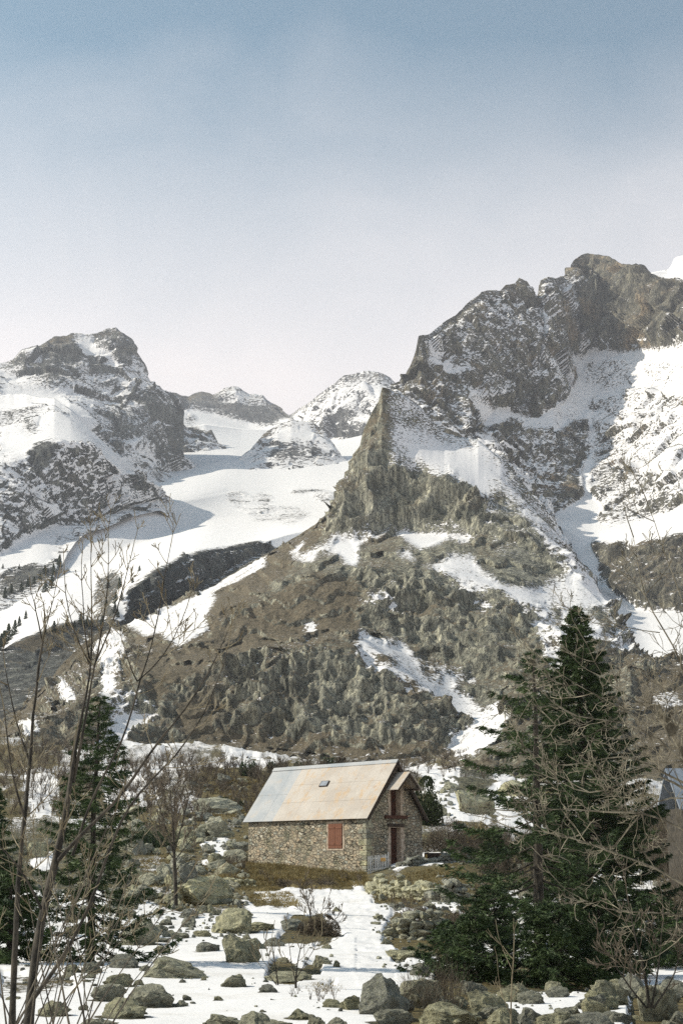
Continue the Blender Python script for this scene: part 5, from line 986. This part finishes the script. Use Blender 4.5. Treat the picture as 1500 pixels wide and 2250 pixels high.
bare('sapling', 'twin stemmed sapling in the snow at bottom centre', [
 ([(650,2192,19.5),(648,2150,19.5),(652,2110,19.5),(665,2060,19.5)], .026, .006, .14, .5, .25), ([(650,2160,19.5),(640,2120,19.5),(636,2060,19.5)], .014, .004, .16, .4, .2), ([(651,2150,19.5),(675,2110,19.5),(700,2075,19.5)], .012, .004, .16, .4, .2),
 ([(614,2184,20),(610,2150,20),(600,2110,20),(597,2075,20)], .020, .005, .14, .45, .3), ([(612,2170,20),(590,2140,20),(570,2120,20)], .010, .004, .16, .4, .2)], 66, .68, ('darkbark', 'twig'), 'sapling', up=.35, wig=.12, dens=.4, rmin=.004, ang=(.4, .8))
bare('sapling', 'single thin pale sapling at the bottom right in front of the snow strip', [
 ([(1122,2290,11.5),(1121,2200,11.5),(1125,2110,11.5),(1128,2060,11.5)], .013, .005, .35, .22, .3), ([(1124,2130,11.5),(1105,2090,11.5),(1096,2060,11.5)], .006, .003, .3, .2, .2), ([(1121,2230,11.5),(1100,2190,11.5),(1090,2120,11.5)], .006, .003, .3, .2, .2)], 67, .68, ('twig', 'twig'), 'sapling', depth=1, up=.3, wig=.1, dens=.3, rmin=.003)
bare('sapling', 'wiry bare shrub growing out of the dark bush by the path', [
 ([(690,2058,38),(682,2020,38),(676,1985,38),(672,1965,38)], .03, .008, .12, .7, .2), ([(690,2058,38),(700,2010,38),(715,1985,38)], .025, .008, .12, .6, .2), ([(700,2055,38),(728,2030,38),(742,2010,38)], .02, .008, .12, .5, .2)], 68, .68, ('darkbark', 'brush'), 'sapling', up=.3, wig=.15, dens=.6, rmin=.006)
bare('shrub', 'leaning bare shrub behind the boulders at bottom right', [
 ([(1425,2215,15),(1420,2150,15),(1400,2090,15),(1380,2000,15)], .03, .008, .16, .6, .2), ([(1430,2215,15),(1445,2130,15),(1450,2050,15)], .02, .006, .16, .5, .2), ([(1420,2215,15),(1380,2170,15),(1340,2100,15)], .02, .006, .16, .5, .2), ([(1435,2215,15),(1480,2150,15),(1500,2080,15)], .02, .006, .16, .5, .2)], 69, .68, ('darkbark', 'brush'), 'shrub', up=.2, wig=.15, dens=.6, rmin=.004)

# brushwood and grass nobody could count
def brush(name, label, regions, seed, mat, sides=3, kind='stuff'):
    rg = np.random.default_rng(seed); W = []
    for poly, n, hpx, tw, lean in regions:
        xs = [p[0] for p in poly]; ys = [p[1] for p in poly]; k = 0
        while k < n:
            px, py = rg.uniform(min(xs), max(xs)), rg.uniform(min(ys), max(ys))
            if not inpoly(np.array([px]), np.array([py]), poly)[0]: continue
            k += 1; x, y, z = ground_at(px, py); h = hpx * y / F * rg.uniform(.5, 1.25); rw = max(.0022, y * .00011)
            for i in range(tw):
                a = rg.uniform(0, 6.28); sp = rg.uniform(.1, lean) * h; e = np.array([math.cos(a) * sp, math.sin(a) * sp, h * rg.uniform(.5, 1)]); p0 = np.array([x, y, z - .03])
                mid_ = p0 + e * .5 + rg.normal(0, .05 * h, 3) - np.array([0, 0, -.05 * h]); W.append((np.array([p0, mid_, p0 + e + rg.normal(0, .03 * h, 3)]), np.array([rw * 1.5, rw, rw * .5])))
                for j in range(2): W.append((np.array([mid_, mid_ + e * .3 + rg.normal(0, .13 * h, 3)]), np.array([rw * .9, rw * .4])))
    V, Q = tubes(W, sides); o = link(name, npmesh(name, V, Q), M[mat]); tag(o, label, 'brushwood', kind=kind); return o
brush('brushwood', 'grey brown winter brushwood on the slopes and under the trees', [
 ([(220,1660),(640,1690),(560,1790),(420,1790),(240,1790)], 420, 30, 9, .5), ([(0,1650),(230,1640),(220,1760),(0,1800)], 160, 34, 9, .5), ([(880,1660),(1250,1640),(1250,1730),(900,1700)], 160, 24, 8, .5),
 ([(960,1850),(1290,1850),(1290,1930),(1080,1930),(960,1880)], 200, 42, 12, .5), ([(1280,1820),(1500,1800),(1560,1960),(1440,1930),(1290,1900)], 260, 55, 14, .6), ([(1040,1930),(1300,1940),(1300,2060),(1060,2060)], 70, 50, 10, .6),
 ([(1440,1960),(1540,1960),(1540,2150),(1430,2120)], 60, 80, 12, .6), ([(880,2190),(1010,2190),(1010,2256),(880,2256)], 16, 110, 9, .4), ([(560,1925),(800,1935),(800,1950),(560,1950)], 14, 24, 6, .5), ([(850,1950),(990,1950),(990,1990),(860,2000)], 40, 26, 8, .6),
 ([(870,2010),(1040,2010),(1000,2060),(880,2050)], 50, 30, 9, .6), ([(480,1880),(560,1890),(540,1940),(480,1930)], 30, 24, 8, .6), ([(640,2180),(740,2175),(735,2200),(640,2205)], 10, 30, 6, .3), ([(600,1690),(880,1690),(930,1720),(600,1720)], 120, 34, 9, .5)], 71, 'brush')
def grass(label, regions, seed):
    rg = np.random.default_rng(seed); V = []
    for poly, n, hpx in regions:
        xs = [p[0] for p in poly]; ys = [p[1] for p in poly]; X = rg.uniform(min(xs), max(xs), n * 2); Y = rg.uniform(min(ys), max(ys), n * 2); m_ = inpoly(X, Y, poly)
        for px, py in zip(X[m_][:n], Y[m_][:n]):
            x, y, z = ground_at(px, py); h = hpx * y / F
            for i in range(5):
                w_ = y * .00025; a = rg.uniform(0, 6.28); b0 = np.array([x + rg.normal(0, .07), y + rg.normal(0, .07), z - .01]); t = b0 + np.array([math.cos(a) * h * .6, math.sin(a) * h * .6, h * rg.uniform(.3, 1)])
                V += [b0 + (-w_, 0, 0), b0 + (w_, 0, 0), t]
    o = link('grass', npmesh('grass', np.array(V), np.arange(len(V)).reshape(-1, 3)), M['grass']); tag(o, label, 'grass', kind='stuff')
grass('dry ochre grass on the bank under the cabin and by the walls', [([(490,1890),(560,1895),(800,1918),(815,1945),(700,1955),(630,1950),(575,1962),(480,1950)], 4200, 9), ([(800,1945),(1000,1900),(1060,1960),(830,1985)], 900, 8), ([(480,1700),(620,1740),(560,1800),(460,1800)], 900, 8), ([(545,1965),(640,1960),(660,1995),(560,1990)], 300, 8), ([(300,1870),(480,1900),(470,1950),(300,1960)], 500, 8), ([(690,2160),(740,2160),(735,2180),(695,2180)], 60, 8)], 72)

# small conifers far up the slopes: copies of one little tree
first = None; rr = random.Random(9)
TP = [(133,1242,30),(122,1262,26),(112,1290,34),(104,1298,26),(97,1262,16),(88,1272,18),(74,1282,20),(62,1286,20),(45,1294,22),(28,1300,22),(12,1310,26),(132,1240,16),(40,1250,12),(5,1245,12),(18,1405,42),(30,1392,36),(44,1372,24),(57,1358,20),(8,1415,36),(2,1425,40),(100,1390,20),(118,1386,26),(150,1372,22),(182,1372,30),(192,1370,24),(205,1374,20),(222,1372,22),(160,1378,18),(140,1385,16),(98,1262,20),(232,1330,20),(250,1322,26),(268,1318,24),(240,1290,22),(262,1290,26),(292,1278,14),(305,1252,14),(375,1243,12),(250,1345,24),(262,1352,20)]
for i, (a, b2, hp) in enumerate(TP):
    P = surf_at(a, b2)
    if P is None: continue
    h = hp * P[1] / F
    if first is None:
        first = spruce('hillside_conifer', 'tiny dark conifer on the snowy left hillside', 0, 0, 0, 10, 3.0, 30, nb=90, tr=.25, dens=.28, leaf=.55, z0=.04, loc=(0, 0, 0), group='conifers scattered over the left hillside'); o = first; o['category'] = 'conifer'
    else: o = copy_tree(first)
    o.location = P - np.array([0, 0, h * .06]); s_ = h / 10; o.scale = (s_ * rr.uniform(.9, 1.4), s_, s_); o.rotation_euler = (0, 0, rr.uniform(0, 6.28))
